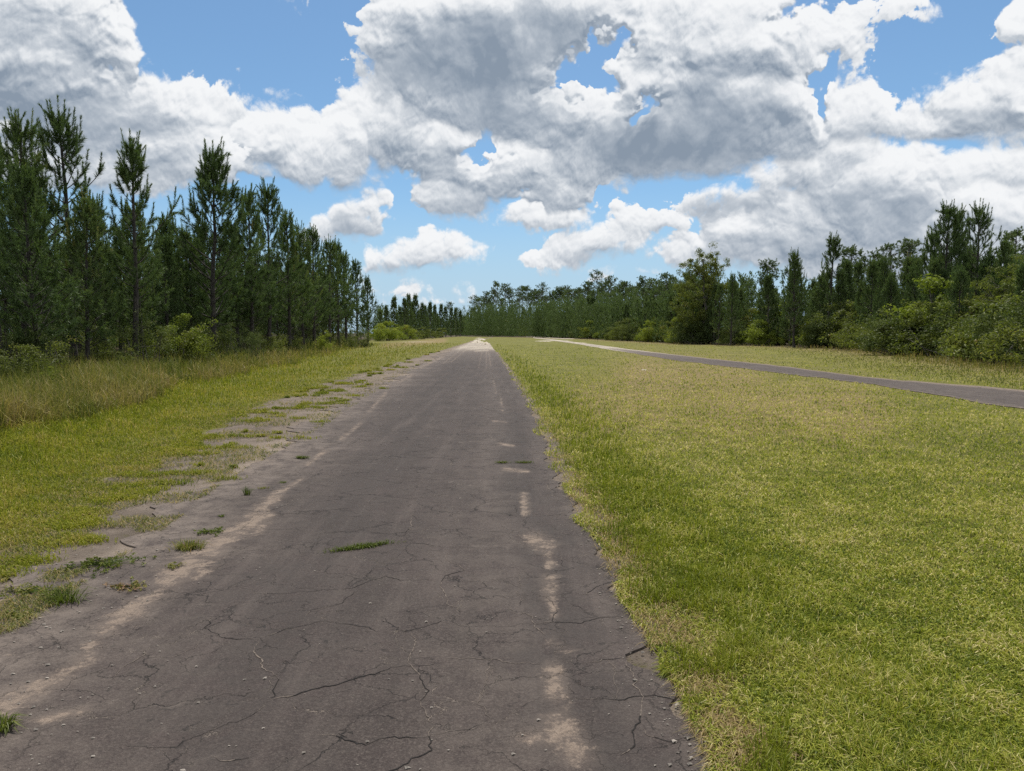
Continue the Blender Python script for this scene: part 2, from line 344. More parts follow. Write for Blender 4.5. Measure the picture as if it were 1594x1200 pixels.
SAND = (0.37, 0.31, 0.25)
def ground_mat():
    m, k, out = new_mat('field_soil')
    tc = k.new('ShaderNodeTexCoord'); p = tc.outputs['Object']
    sand, lawn, dry, far = k.attr('sand'), k.attr('lawn'), k.attr('dry'), k.attr('wood')
    n1 = k.noise(p, 0.35, 5.0, 0.6); n2 = k.noise(p, 3.0, 6.0, 0.65); n3 = k.noise(p, 40.0, 5.0, 0.7)
    n4 = k.noise(p, 160.0, 2.0, 0.6)
    # thatch and blades too small to stand out one by one
    g = k.mix(k.ss(n3, 0.3, 0.7), (0.035, 0.040, 0.010), (0.150, 0.152, 0.032))
    g = k.mix(k.ss(n2, 0.35, 0.75), g, (0.165, 0.152, 0.050))
    g = k.mix(k.m('MULTIPLY', k.ss(n1, 0.35, 0.7), 0.5), g, (0.205, 0.195, 0.040))
    g = k.mix(k.m('MULTIPLY', dry, k.ss(n2, 0.20, 0.55)), g, (0.225, 0.16, 0.085))
    soil = k.mix(k.ss(n2, 0.3, 0.7), (0.095, 0.076, 0.062), (0.20, 0.162, 0.132))
    soil = k.mix(k.ss(n3, 0.5, 0.72), soil, (0.050, 0.040, 0.030))
    sd = k.mix(k.ss(n3, 0.3, 0.7), (0.19, 0.15, 0.12), (0.32, 0.262, 0.212))
    soil = k.mix(k.ss(sand, 0.55, 1.0), soil, sd)
    f = k.m('ADD', sand, k.m('MULTIPLY_ADD', n2, 0.7, -0.35))
    f = k.m('ADD', f, k.m('MULTIPLY_ADD', n3, 0.5, -0.25))
    c = k.mix(k.ss(f, 0.40, 0.58), g, soil)
    litter = k.mix(k.ss(n3, 0.35, 0.7), (0.045, 0.036, 0.026), (0.13, 0.10, 0.065))
    c = k.mix(far, c, litter)
    b = k.new('ShaderNodeBsdfPrincipled'); k.l.new(c, b.inputs['Base Color']); b.inputs['Roughness'].default_value = 0.95
    b.inputs['Specular IOR Level'].default_value = 0.15
    bp = k.new('ShaderNodeBump'); bp.inputs['Strength'].default_value = 0.8; bp.inputs['Distance'].default_value = 0.03
    k.l.new(k.m('ADD', k.m('MULTIPLY', n4, 0.3), k.m('ADD', n3, k.m('MULTIPLY', n2, 1.5))), bp.inputs['Height']); k.l.new(bp.outputs[0], b.inputs['Normal'])
    k.l.new(b.outputs[0], out.inputs[0])
    return m
def asphalt_mat(name, wear=0.0):
    m, k, out = new_mat(name)
    tc = k.new('ShaderNodeTexCoord'); p = tc.outputs['Object']
    sand, dust, stain = k.attr('sand'), k.attr('dust'), k.attr('stain')
    n1 = k.noise(p, 0.8, 4.0, 0.6); n2 = k.noise(p, 5.0, 6.0, 0.65); n3 = k.noise(p, 60.0, 4.0, 0.7); n4 = k.noise(p, 260.0, 2.0, 0.6)
    gr = k.voro(p, 170.0, 'F1', '3D')
    c = k.mix(k.ss(n1, 0.3, 0.7), (0.0345, 0.0262, 0.0246), (0.057, 0.0432, 0.0402))
    c = k.mix(k.ss(n2, 0.35, 0.75, 0.0, 0.55), c, (0.040, 0.033, 0.030))
    n5 = k.noise(p, 17.0, 5.0, 0.7); n6 = k.noise(p, 110.0, 3.0, 0.65)
    c = k.mix(k.ss(n5, 0.42, 0.72, 0.0, 0.5), c, (0.034, 0.028, 0.026))
    c = k.mix(k.ss(n6, 0.50, 0.72, 0.0, 0.75), c, (0.115, 0.095, 0.083))
    c = k.mix(k.ss(n6, 0.44, 0.28, 0.0, 0.7), c, (0.026, 0.022, 0.021))
    c = k.mix(k.ss(n3, 0.45, 0.75, 0.0, 0.5), c, (0.105, 0.088, 0.078))
    c = k.mix(k.ss(gr, 0.28, 0.12, 0.0, 0.35), c, (0.16, 0.138, 0.122))
    c = k.mix(k.ss(n4, 0.40, 0.26, 0.0, 0.6), c, (0.020, 0.018, 0.018))
    # fine map cracking: two sizes, each broken up so no net closes everywhere
    wv = k.noise(p, 3.5, 5.0, 0.65, color=True)
    pw = k.v('ADD', p, k.v('MULTIPLY_ADD', wv, (0.42, 0.42, 0), (-0.21, -0.21, 0)))
    e1 = k.voro(k.v('MULTIPLY', pw, (1.0, 1.15, 0.0)), 1.25, 'DISTANCE_TO_EDGE', '2D')
    e2 = k.voro(k.v('MULTIPLY', pw, (1.0, 1.5, 0.0)), 3.1, 'DISTANCE_TO_EDGE', '2D')
    gate1 = k.ss(k.noise(p, 1.1, 3.0, 0.6), 0.40, 0.54); gate2 = k.ss(k.noise(p, 1.7, 3.0, 0.6), 0.43, 0.56)
    cr1 = k.m('MULTIPLY', k.ss(e1, 0.008, 0.002), gate1); cr2 = k.m('MULTIPLY', k.ss(e2, 0.016, 0.004), gate2)
    fill = k.ss(k.noise(p, 2.3, 3.0, 0.6), 0.47, 0.58)
    dusty = k.m('MULTIPLY', k.ss(e2, 0.10, 0.0), k.m('MULTIPLY', k.ss(k.noise(p, 0.9, 3.0, 0.6), 0.5, 0.68), k.ss(n2, 0.45, 0.6)))
    c = k.mix(k.m('MULTIPLY', dusty, 0.45), c, (0.19, 0.158, 0.135))
    cc = k.mix(fill, (0.016, 0.015, 0.015), (0.19, 0.155, 0.13))
    c = k.mix(k.m('MULTIPLY', cr2, 0.75), c, cc); c = k.mix(cr1, c, cc)
    fl = k.noise(k.v('MULTIPLY', pw, (3.0, 9.0, 0.0)), 3.0, 5.0, 0.7)
    c = k.mix(k.ss(fl, 0.66, 0.76, 0.0, 0.55), c, (0.17, 0.14, 0.12))
    pit = k.voro(pw, 5.5, 'F1', '2D'); c = k.mix(k.m('MULTIPLY', k.ss(pit, 0.085, 0.055), k.ss(n1, 0.48, 0.56)), c, (0.022, 0.019, 0.018))
    # old stripes of rubber and oil
    c = k.mix(k.m('MULTIPLY', stain, k.ss(n2, 0.3, 0.6)), c, (0.034, 0.029, 0.028))
    wsn = k.noise(k.v('MULTIPLY', p, (4.5, 0.35, 0.0)), 1.0, 5.0, 0.65)
    c = k.mix(k.ss(wsn, 0.48, 0.72, 0.0, 0.30), c, (0.125, 0.102, 0.090)); c = k.mix(k.ss(wsn, 0.50, 0.30, 0.0, 0.35), c, (0.028, 0.023, 0.021))
    # dust film, then loose sand
    df = k.m('MULTIPLY', dust, k.ss(k.m('ADD', n2, k.m('MULTIPLY', n3, 0.5)), 0.45, 1.0))
    c = k.mix(df, c, (0.175, 0.143, 0.122))
    sp = k.m('ADD', sand, k.m('ADD', k.m('MULTIPLY_ADD', k.noise(p, 7.0, 8.0, 0.72), 2.0, -1.0), k.m('MULTIPLY_ADD', n3, 0.8, -0.4)))
    c = k.mix(k.ss(k.m('ADD', sand, k.m('MULTIPLY_ADD', n2, 0.8, -0.4)), 0.08, 0.6, 0.0, 0.42), c, (0.150, 0.118, 0.098))
    grain = k.mix(k.ss(n4, 0.35, 0.65), (0.165, 0.125, 0.098), (0.27, 0.212, 0.168))
    grain = k.mix(k.attr('pale'), grain, k.mix(n3, (0.27, 0.23, 0.185), (0.47, 0.415, 0.34)))
    sm = k.ss(sp, 0.36, 0.74, 0.0, 0.88)
    c = k.mix(sm, c, grain)
    b = k.new('ShaderNodeBsdfPrincipled'); k.l.new(c, b.inputs['Base Color'])
    b.inputs['Roughness'].default_value = 0.85; b.inputs['Specular IOR Level'].default_value = 0.2
    h = k.m('ADD', k.m('MULTIPLY', gr, -0.35), k.m('ADD', k.m('MULTIPLY', n3, 0.5), k.m('MULTIPLY', n2, 0.6)))
    h = k.m('SUBTRACT', h, k.m('MULTIPLY', k.m('ADD', cr1, k.m('MULTIPLY', cr2, 0.6)), 2.0))
    bp = k.new('ShaderNodeBump'); bp.inputs['Strength'].default_value = 0.8; bp.inputs['Distance'].default_value = 0.014
    k.l.new(h, bp.inputs['Height']); k.l.new(bp.outputs[0], b.inputs['Normal'])
    k.l.new(b.outputs[0], out.inputs[0])
    return m
def plain_mat(name, c0, c1, scale, rough=0.95):
    m, k, out = new_mat(name)
    tc = k.new('ShaderNodeTexCoord')
    n = k.noise(tc.outputs['Object'], scale, 5.0, 0.7)
    b = k.new('ShaderNodeBsdfPrincipled'); k.l.new(k.mix(k.ss(n, 0.3, 0.7), c0, c1), b.inputs['Base Color'])
    b.inputs['Roughness'].default_value = rough; b.inputs['Specular IOR Level'].default_value = 0.2
    bp = k.new('ShaderNodeBump'); bp.inputs['Strength'].default_value = 0.7; bp.inputs['Distance'].default_value = 0.02
    k.l.new(n, bp.inputs['Height']); k.l.new(bp.outputs[0], b.inputs['Normal'])
    k.l.new(b.outputs[0], out.inputs[0])
    return m
M['soil'] = ground_mat()
M['asphalt'] = asphalt_mat('cracked_asphalt')
M['asphalt_pale'] = asphalt_mat('dusty_asphalt')
M['crack'] = plain_mat('open_crack', (0.012, 0.011, 0.011), (0.03, 0.026, 0.024), 60)
M['crack_sand'] = plain_mat('sand_filled_crack', (0.06, 0.05, 0.044), (0.22, 0.18, 0.15), 55)
M['sand'] = plain_mat('pale_sand', (0.30, 0.26, 0.205), (0.52, 0.46, 0.38), 5)
# ---------------------------------------------------------------- mesh helpers
def mesh_np(name, V, F, mats, attrs=None, mat_idx=None, smooth=False):
    """V (n,3); F list of (m,k) index arrays"""
    me = bpy.data.meshes.new(name)
    V = np.ascontiguousarray(V, np.float32)
    if not isinstance(F, (list, tuple)): F = [F]
    F = [f for f in F if len(f)]
    me.vertices.add(len(V)); me.vertices.foreach_set('co', V.ravel())
    nl = sum(f.size for f in F); nf = sum(len(f) for f in F)
    me.loops.add(nl); me.loops.foreach_set('vertex_index', np.concatenate([f.ravel() for f in F]).astype(np.int32))
    me.polygons.add(nf)
    cnt = np.concatenate([np.full(len(f), f.shape[1]) for f in F])
    me.polygons.foreach_set('loop_start', np.concatenate([[0], np.cumsum(cnt)[:-1]]).astype(np.int32))
    for m in mats: me.materials.append(m)
    if mat_idx is not None: me.polygons.foreach_set('material_index', np.asarray(mat_idx, np.int32))
    me.polygons.foreach_set('use_smooth', np.full(nf, smooth))
    for an, av in (attrs or {}).items():
        a = me.attributes.new(an, 'FLOAT', 'POINT'); a.data.foreach_set('value', np.ascontiguousarray(av, np.float32))
    me.update(calc_edges=True)
    return me
def link(name, me, parent=None, loc=None, kind=None):
    o = bpy.data.objects.new(name, me); COL.objects.link(o)
    if parent is not None: o.parent = parent
    if loc is not None: o.location = loc
    if kind: o['kind'] = kind
    return o
def describe(o, label, cat, group=None, kind=None):
    o['label'] = label; o['category'] = cat
    if group: o['group'] = group
    if kind: o['kind'] = kind
    return o
def project(V):
    """photo-scale pixel of world points; used only to read off where ground stains lie"""
    x, y, z = V[:, 0], V[:, 1], V[:, 2] - CAM_H
    c, s = math.cos(PITCH), math.sin(PITCH)
    d = np.maximum(y * c - z * s, 0.05); up = y * s + z * c
    return CX + FPX * x / d, CY - FPX * up / d
def capsules(px, py, lst):
    """soft mask: strokes x1,y1,x2,y2,half width"""
    m = np.zeros_like(px)
    for x1, y1, x2, y2, w in lst:
        dx, dy = x2 - x1, y2 - y1
        t = np.clip(((px - x1) * dx + (py - y1) * dy) / max(dx * dx + dy * dy, 1e-6), 0, 1)
        d = np.hypot(px - x1 - t * dx, (py - y1 - t * dy) * 1.4)
        m = np.maximum(m, np.exp(-(d / w) ** 2))
    return m
def ground_line(pts):
    g = np.array([ground_at(*q) for q in pts]); return g[np.argsort(g[:, 1])]
# ---------------------------------------------------------------- where the roads, verges and woods lie (metres)
AX = -0.047                                            # the near road runs a touch left of straight ahead
EDGE_R = ground_line([(1190, 1330), (1128, 1200), (1080, 1096), (1030, 1020), (990, 950), (945, 862), (922, 820), (900, 788), (862, 714), (839, 660), (800, 590), (772, 548), (764, 537), (760, 531)])
EDGE_L = ground_line([(-300, 1200), (-90, 1010), (0, 975), (110, 900), (190, 850), (265, 800), (330, 750), (400, 712), (455, 685), (545, 630), (610, 590), (655, 566), (700, 547), (722, 537), (735, 531)])
GRASS_L = ground_line([(-500, 990), (-160, 900), (-30, 864), (70, 830), (130, 790), (190, 742), (275, 688), (370, 643), (482, 603), (600, 569), (682, 546), (718, 536), (734, 531)])
R2_UP = np.array([ground_at(*q) for q in [(1900, 640), (1594, 607), (1360, 588), (1200, 568), (1040, 551), (960, 541), (900, 533), (860, 528), (830, 525)]])
R2_LO = np.array([ground_at(*q) for q in [(1900, 690), (1594, 640), (1360, 600), (1200, 580), (1040, 560), (960, 546.5), (900, 536), (860, 530), (830, 526.3)]])
def xr(y): return np.interp(y, EDGE_R[:, 1], EDGE_R[:, 0])
def xl(y): return np.interp(y, EDGE_L[:, 1], EDGE_L[:, 0])
def xg(y): return np.interp(y, GRASS_L[:, 1], GRASS_L[:, 0])
WOOD_L = np.array([(-9.0, 8), (-9.6, 14.4), (-11.5, 21), (-13.2, 37), (-16.2, 60), (-20.5, 98), (-30, 118), (-30, 150), (-24, 190), (-22, 300), (-22, 420)])
WOOD_R = np.array([(21, 20), (22.2, 32), (25.5, 45), (29, 60), (31, 77), (27.5, 90), (23.5, 98), (21.0, 130), (18, 177), (8, 230), (-2, 262), (-20, 300), (-26, 330)])
def wl(y): return np.interp(y, WOOD_L[:, 1], WOOD_L[:, 0])
def wr(y): return np.interp(y, WOOD_R[:, 1], WOOD_R[:, 0])
def in_r2(x, y):
    poly = np.vstack([R2_UP, R2_LO[::-1]]); n = len(poly); ins = np.zeros(x.shape, bool)
    j = n - 1
    for i in range(n):
        (xi, yi), (xj, yj) = poly[i], poly[j]
        c = ((yi > y) != (yj > y)) & (x < (xj - xi) * (y - yi) / (yj - yi + 1e-12) + xi); ins ^= c; j = i
    return ins

def off_left(x, y):
    """how far a point stands inside the turf of the left verge"""
    return xg(y) + (fbm(y * .9, y * .0 + 7, 61) - .5) * .7 + (fbm(x * 2.5, y * 2.5, 63) - .5) * .8 + .15 - x
# ---------------------------------------------------------------- ground
def build_ground():
    ys = [-30.0]; 
    while ys[-1] < 3000:
        y = ys[-1]; ys.append(y + (2.0 if y < 0 else max(0.09, y * 0.022)))
    xs = [0.0]
    while xs[-1] < 2500: xs.append(xs[-1] + max(0.10, xs[-1] * 0.028))
    xs = np.array([-a for a in xs[:0:-1]] + xs); ys = np.array(ys)
    X, Y = np.meshgrid(xs, ys); x, y = X.ravel(), Y.ravel()
    z = (fbm(x / 3.0, y / 3.0, 5) - 0.5) * 0.05
    road = np.clip(np.minimum(x - (xg(y) - 0.2), xr(y) + 0.5 - x) / 0.4, 0, 1)
    band = np.clip(1.0 - np.abs(x - 0.5 * (np.interp(y, R2_UP[::-1, 1], R2_UP[::-1, 0]) + np.interp(y, R2_LO[::-1, 1], R2_LO[::-1, 0]))) / 9.0, 0, 1)
    z *= (1 - road) * (1 - np.minimum(1, band * 3))
    V = np.stack([x, y, z], 1); px, py = project(V)
    sh = np.clip(-off_left(x, y) / 0.4 + 0.75, 0, 1) * np.clip((xl(y) + 1.0 - x) / 0.4, 0, 1)     # bare shoulder on the left
    sand = sh * (0.58 + 0.25 * fbm(x * 0.9, y * 0.9, 3))
    sand += 0.5 * capsules(px, py, [(330, 780, 520, 660, 26), (520, 660, 640, 590, 12), (640, 585, 735, 533, 5)])
    right = np.where(x < xr(y), 1, np.exp(-((x - xr(y)) / 0.26) ** 2)) * (x > xl(y)) * (0.50 + 0.5 * fbm(x * 1.5, y * 1.5, 4)); sand = np.maximum(sand, right * (y < 60))
    sand = np.maximum(sand, capsules(px, py, [(1000, 965, 1040, 990, 16), (1085, 1110, 1180, 1170, 26), (1040, 1050, 1085, 1040, 18), (1140, 1130, 1250, 1200, 24)]) * 0.72)
    d2 = in_r2(x, y)
    dry = np.clip(capsules(px, py, [(930, 640, 1010, 632, 60), (1100, 640, 1320, 648, 70), (1000, 590, 1150, 600, 50), (600, 538, 690, 530, 5)]) * 1.3, 0, 1) * 0.75
    dry = np.maximum(dry, np.clip((x - wr(y) + 6) / 6, 0, 1) * 0.55 * (x > 0))
    wood = np.maximum(np.clip((wl(y) + 0.4 - x) / 1.5, 0, 1), np.clip((x - wr(y) - 0.3) / 1.5, 0, 1)) * (y > -30)
    wood = np.maximum(wood, (y > 420) * 1.0)
    n, w = len(ys), len(xs)
    i = np.arange(n * w).reshape(n, w)
    F = np.stack([i[:-1, :-1], i[:-1, 1:], i[1:, 1:], i[1:, :-1]], -1).reshape(-1, 4)
    me = mesh_np('ground', V, F, [M['soil']], dict(sand=sand, dry=dry, wood=wood, lawn=np.zeros(len(x))), smooth=True)
    link('ground', me, kind='structure')
build_ground()

CRACKS = [  # traced from the road: (width in metres, sand filled?, points)
 (.010, 0, [(325,960),(330,973),(322,980),(345,997),(372,998),(397,999)]), (.011, 1, [(397,999),(400,1015),(403,1033),(402,1045),(427,1057),(425,1087),(417,1093)]),
 (.010, 0, [(417,1093),(473,1083),(500,1074),(530,1065),(560,1057),(613,1045),(657,1043),(687,1035)]),
 (.007, 0, [(397,999),(437,983),(480,975),(487,972),(520,977),(570,982),(597,988)]), (.008, 0, [(597,988),(633,985),(680,975),(697,967)]),
 (.008, 0, [(417,1093),(393,1117),(343,1137),(293,1153),(267,1165),(247,1173),(207,1170),(187,1163)]),
 (.007, 0, [(388,926),(445,927),(483,922),(530,919),(553,915),(570,907),(607,898),(627,906),(687,907)]), (.006, 0, [(480,957),(527,942),(553,920)]),
 (.006, 0, [(467,967),(485,953),(530,942)]), (.009, 1, [(693,860),(697,875),(727,890),(693,900),(688,915),(703,940),(717,950),(715,962)]),
 (.006, 0, [(680,980),(713,1000)]), (.008, 1, [(640,987),(647,1000),(633,1030),(653,1060),(662,1087),(660,1103),(673,1133)]),
 (.009, 0, [(673,1133),(667,1153),(672,1180),(630,1200),(560,1230)]), (.009, 0, [(480,1150),(507,1148),(543,1155),(570,1173),(603,1160),(640,1150),(667,1153)]),
 (.008, 0, [(667,1148),(713,1140),(763,1123)]), (.010, 1, [(763,1123),(757,1103),(750,1097),(763,1060),(763,1033)]),
 (.007, 1, [(700,1030),(723,1032),(763,1035),(787,1038),(813,1038),(857,1037)]), (.006, 0, [(903,1037),(947,1030),(993,1028)]),
 (.009, 0, [(883,1093),(960,1098),(990,1092),(1025,1093),(1061,1094)]), (.012, 1, [(973,1033),(982,1062),(988,1087),(987,1133),(985,1163),(963,1183)]),
 (.006, 0, [(990,1133),(1010,1150),(1040,1160),(1070,1150)]), (.007, 0, [(897,928),(917,927),(960,907),(983,910)]), (.006, 0, [(877,867),(877,880),(890,890)]),
 (.010, 1, [(790,947),(808,960),(820,958),(832,980),(850,993)]), (.007, 1, [(810,893),(812,920),(808,947)]), (.007, 0, [(833,973),(890,972),(940,965),(977,963)]),
 (.006, 0, [(480,835),(547,828),(620,813)]), (.008, 1, [(643,800),(643,820),(627,840),(613,847)]), (.007, 0, [(613,847),(660,850),(687,855),(747,855)]),
 (.006, 0, [(487,892),(547,897),(560,903)]), (.009, 1, [(160,1068),(195,1038),(225,1025),(225,1010)]), (.006, 1, [(220,1028),(265,1025),(320,1000)]),
 (.006, 0, [(330,1180),(345,1190),(400,1183)]), (.006, 0, [(520,745),(600,742),(680,748),(760,742)]), (.006, 0, [(560,770),(640,778),(700,770)]),
 (.006, 0, [(800,800),(850,806),(905,798)]), (.006, 0, [(870,830),(905,838),(930,826)]), (.006, 1, [(470,770),(440,790),(410,800),(370,828)]),
 (.006, 0, [(640,715),(720,712),(790,716)]), (.007, 1, [(947,1030),(945,1060),(955,1085),(958,1098)]), (.006, 0, [(850,930),(860,945),(862,975)]),
]
ROAD_SAND = [(830,838,850,850,22.1),(850,858,858,880,11.7),(855,900,857,930,16.9),(860,940,864,958,9.1),(858,1000,868,1006,11.7),(882,1012,892,1014,9.1),(862,1042,870,1085,22.1),(872,1090,878,1104,9.1),
 (878,1130,898,1180,33.8),(820,1148,880,1146,19.5),(845,1118,865,1112,9),(816,770,818,800,9),(785,730,822,734,6),(775,690,800,694,4),(766,655,786,657,2.5),(778,612,783,640,1.5),(768,592,772,612,1.5),
 (-20,1118,30,1085,36),(40,1080,90,1056,24),(100,1052,140,1022,18),(135,1008,150,1000,12),(165,978,210,945,26),(222,938,245,925,14),(262,902,330,850,30),(340,842,400,808,24),(395,800,430,772,14),(60,1122,130,1105,11),(300,900,330,880,12),(420,800,400,830,10),
 (430,770,470,745,6),(480,722,505,702,6),(530,684,560,660,5),(575,640,600,612,4),(620,596,640,584,3),(655,572,690,555,2.5),
 (690,566,716,545,1.3),(702,564,724,545,1.1),(745,572,750,548,.9),(757,575,757,548,.9),(764,570,761,550,1),(740,546,760,545,4)]
def build_road():
    ys = [-4.0]
    while ys[-1] < 112: ys.append(ys[-1] + max(0.035, abs(ys[-1]) * 0.012))
    ys = np.array(ys); nU = 70
    jr = ((fbm(ys * 1.6, ys * 0 + 3, 11, 5) - 0.5) * 0.30 + (fbm(ys * 9.0, ys * 0 + 5, 14, 4) - 0.5) * 0.13) * np.clip(1 - ys * 0.01, .35, 1); jl = (fbm(ys * 1.3, ys * 0 + 9, 12, 4) - 0.5) * 1.3 + (fbm(ys * 6, ys * 0 + 2, 13, 3) - .5) * .3
    # broken bites out of the right-hand edge
    for by, bw, bd in [(3.35, .16, .22), (4.25, .2, .16), (5.0, .22, .2), (6.2, .3, .16), (7.4, .4, .2), (9.2, .4, .15), (2.75, .15, .12)]:
        jr -= bd * .5 * np.exp(-((ys - by) / bw) ** 2) * (.5 + fbm(ys * 6, ys * 0, 15))
    X0, X1 = xl(np.maximum(ys, 2.0)) + jl - np.maximum(0, 2 - ys) * .1, xr(np.maximum(ys, 2.3)) + jr
    u = np.linspace(0, 1, nU) ** 1.0
    x = X0[:, None] + (X1 - X0)[:, None] * u[None]; y = np.repeat(ys[:, None], nU, 1)
    V = np.stack([x.ravel(), y.ravel(), np.full(x.size, 0.012)], 1)
    V[:, 2] += (fbm(V[:, 0] * 1.2, V[:, 1] * 1.2, 21) - 0.5) * 0.006
    px, py = project(V); nV = len(V)
    sand = capsules(px, py, ROAD_SAND) * 0.62
    ul = np.repeat(u[None], len(ys), 0).ravel()
    lat = V[:, 0] - np.repeat(X0, nU)
    latR = np.repeat(X1, nU) - V[:, 0]
    dust = 0.95 * np.exp(-(lat / 0.75) ** 2) + 0.25 * np.exp(-(latR / 0.15) ** 2) + 0.22 * np.exp(-((latR - 0.75) / 0.3) ** 2)
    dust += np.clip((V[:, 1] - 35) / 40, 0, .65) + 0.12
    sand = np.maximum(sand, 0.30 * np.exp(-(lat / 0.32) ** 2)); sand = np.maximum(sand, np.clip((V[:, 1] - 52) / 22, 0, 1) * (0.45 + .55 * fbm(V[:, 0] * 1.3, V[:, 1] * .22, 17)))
    stain = 0.8 * np.exp(-((latR - 0.45) / 0.22) ** 2) * (V[:, 1] < 14) + 0.5 * np.exp(-((lat / np.maximum(lat + latR, .1) - .45) / 0.1) ** 2)
    i = np.arange(nV).reshape(len(ys), nU)
    F = np.stack([i[:-1, :-1], i[:-1, 1:], i[1:, 1:], i[1:, :-1]], -1).reshape(-1, 4)
    mi = np.zeros(len(F), int)
    # the crust's broken edge and the open cracks, in the same mesh
    e0 = i[:, -1]; dn = V[e0].copy(); dn[:, 2] = -0.03; dn[:, 0] += 0.02
    e1 = i[:, 0]; dl = V[e1].copy(); dl[:, 2] = -0.03
    o1 = nV + np.arange(len(ys)); o2 = o1 + len(ys)
    V = np.vstack([V, dn, dl])
    F = np.vstack([F, np.stack([e0[:-1], o1[:-1], o1[1:], e0[1:]], 1), np.stack([o2[:-1], e1[:-1], e1[1:], o2[1:]], 1)]); mi = np.concatenate([mi, np.zeros(2 * (len(ys) - 1), int)])
    rr = np.random.default_rng(3)
    for w, sandy, pts in CRACKS:
        g = np.array([ground_at(*q) for q in pts]); seg = np.hypot(*np.diff(g, axis=0).T); s = np.concatenate([[0], np.cumsum(seg)])
        t = np.arange(0, s[-1], 0.022); n = len(t)
        if n < 3: continue
        cx, cy = np.interp(t, s, g[:, 0]), np.interp(t, s, g[:, 1])
        wob = np.cumsum(rr.normal(0, .006, (n, 2)), 0); wob -= np.linspace(0, 1, n)[:, None] * wob[-1]
        cx = cx + wob[:, 0] + rr.normal(0, .003, n); cy = cy + wob[:, 1] + rr.normal(0, .003, n)
        tx, ty = np.gradient(cx), np.gradient(cy); L = np.hypot(tx, ty) + 1e-6
        hw = w * .27 * np.clip(np.minimum(t, s[-1] - t) / .08, .15, 1) * (0.35 + 1.1 * vnoise(t * 9, t * 0, int(s[-1] * 1000)) ** 1.3)
        nx, ny = -ty / L * hw, tx / L * hw
        base = len(V); zz = 0.0142 + (fbm(cx * 1.2, cy * 1.2, 21) - 0.5) * 0.006
        V = np.vstack([V, np.stack([cx - nx, cy - ny, zz], 1), np.stack([cx + nx, cy + ny, zz], 1)])
        a = base + np.arange(n - 1); F = np.vstack([F, np.stack([a, a + n, a + n + 1, a + 1], 1)])
        sel = (vnoise(t[:-1] * 5, t[:-1] * 0 + 3, 77) > (0.35 if sandy else 0.72)).astype(int)
        mi = np.concatenate([mi, 1 + sel])
    pad = lambda a: np.concatenate([a, np.zeros(len(V) - len(a))])
    dust = np.concatenate([dust, np.zeros(2 * len(ys))])
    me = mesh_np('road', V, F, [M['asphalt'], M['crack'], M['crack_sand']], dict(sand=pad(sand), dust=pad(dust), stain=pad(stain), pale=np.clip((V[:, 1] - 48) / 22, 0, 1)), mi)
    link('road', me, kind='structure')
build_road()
def build_far_road():
    n = 900; nU = 14
    t = np.linspace(0, 1, n) ; k = np.linspace(0, 1, len(R2_UP))
    def samp(P): return np.stack([np.interp(t, k, P[:, 0]), np.interp(t, k, P[:, 1])], 1)
    A, B = samp(R2_LO), samp(R2_UP)
    d = B - A; A = A + d * .05; B = B - d * .03; d = B - A
    j0 = (fbm(t * 40, t * 0, 31, 3) - .5)[:, None] * .22; j1 = (fbm(t * 40, t * 0 + 5, 32, 3) - .5)[:, None] * .22
    A, B = A + d * j0, B + d * j1
    u = np.linspace(0, 1, nU)
    P = A[:, None] + (B - A)[:, None] * u[None, :, None]
    V = np.concatenate([P.reshape(-1, 2), np.full((n * nU, 1), 0.014)], 1)
    ul = np.tile(u, n); y = V[:, 1]
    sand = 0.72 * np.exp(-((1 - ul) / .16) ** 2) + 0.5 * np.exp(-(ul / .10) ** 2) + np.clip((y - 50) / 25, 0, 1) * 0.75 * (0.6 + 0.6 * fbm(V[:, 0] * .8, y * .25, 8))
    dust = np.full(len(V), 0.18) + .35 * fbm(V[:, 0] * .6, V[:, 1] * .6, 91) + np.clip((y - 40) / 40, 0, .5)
    i = np.arange(n * nU).reshape(n, nU)
    F = np.stack([i[:-1, :-1], i[1:, :-1], i[1:, 1:], i[:-1, 1:]], -1).reshape(-1, 4)
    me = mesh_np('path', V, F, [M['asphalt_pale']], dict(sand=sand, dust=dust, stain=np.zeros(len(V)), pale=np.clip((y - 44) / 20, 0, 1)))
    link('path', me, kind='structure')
build_far_road()
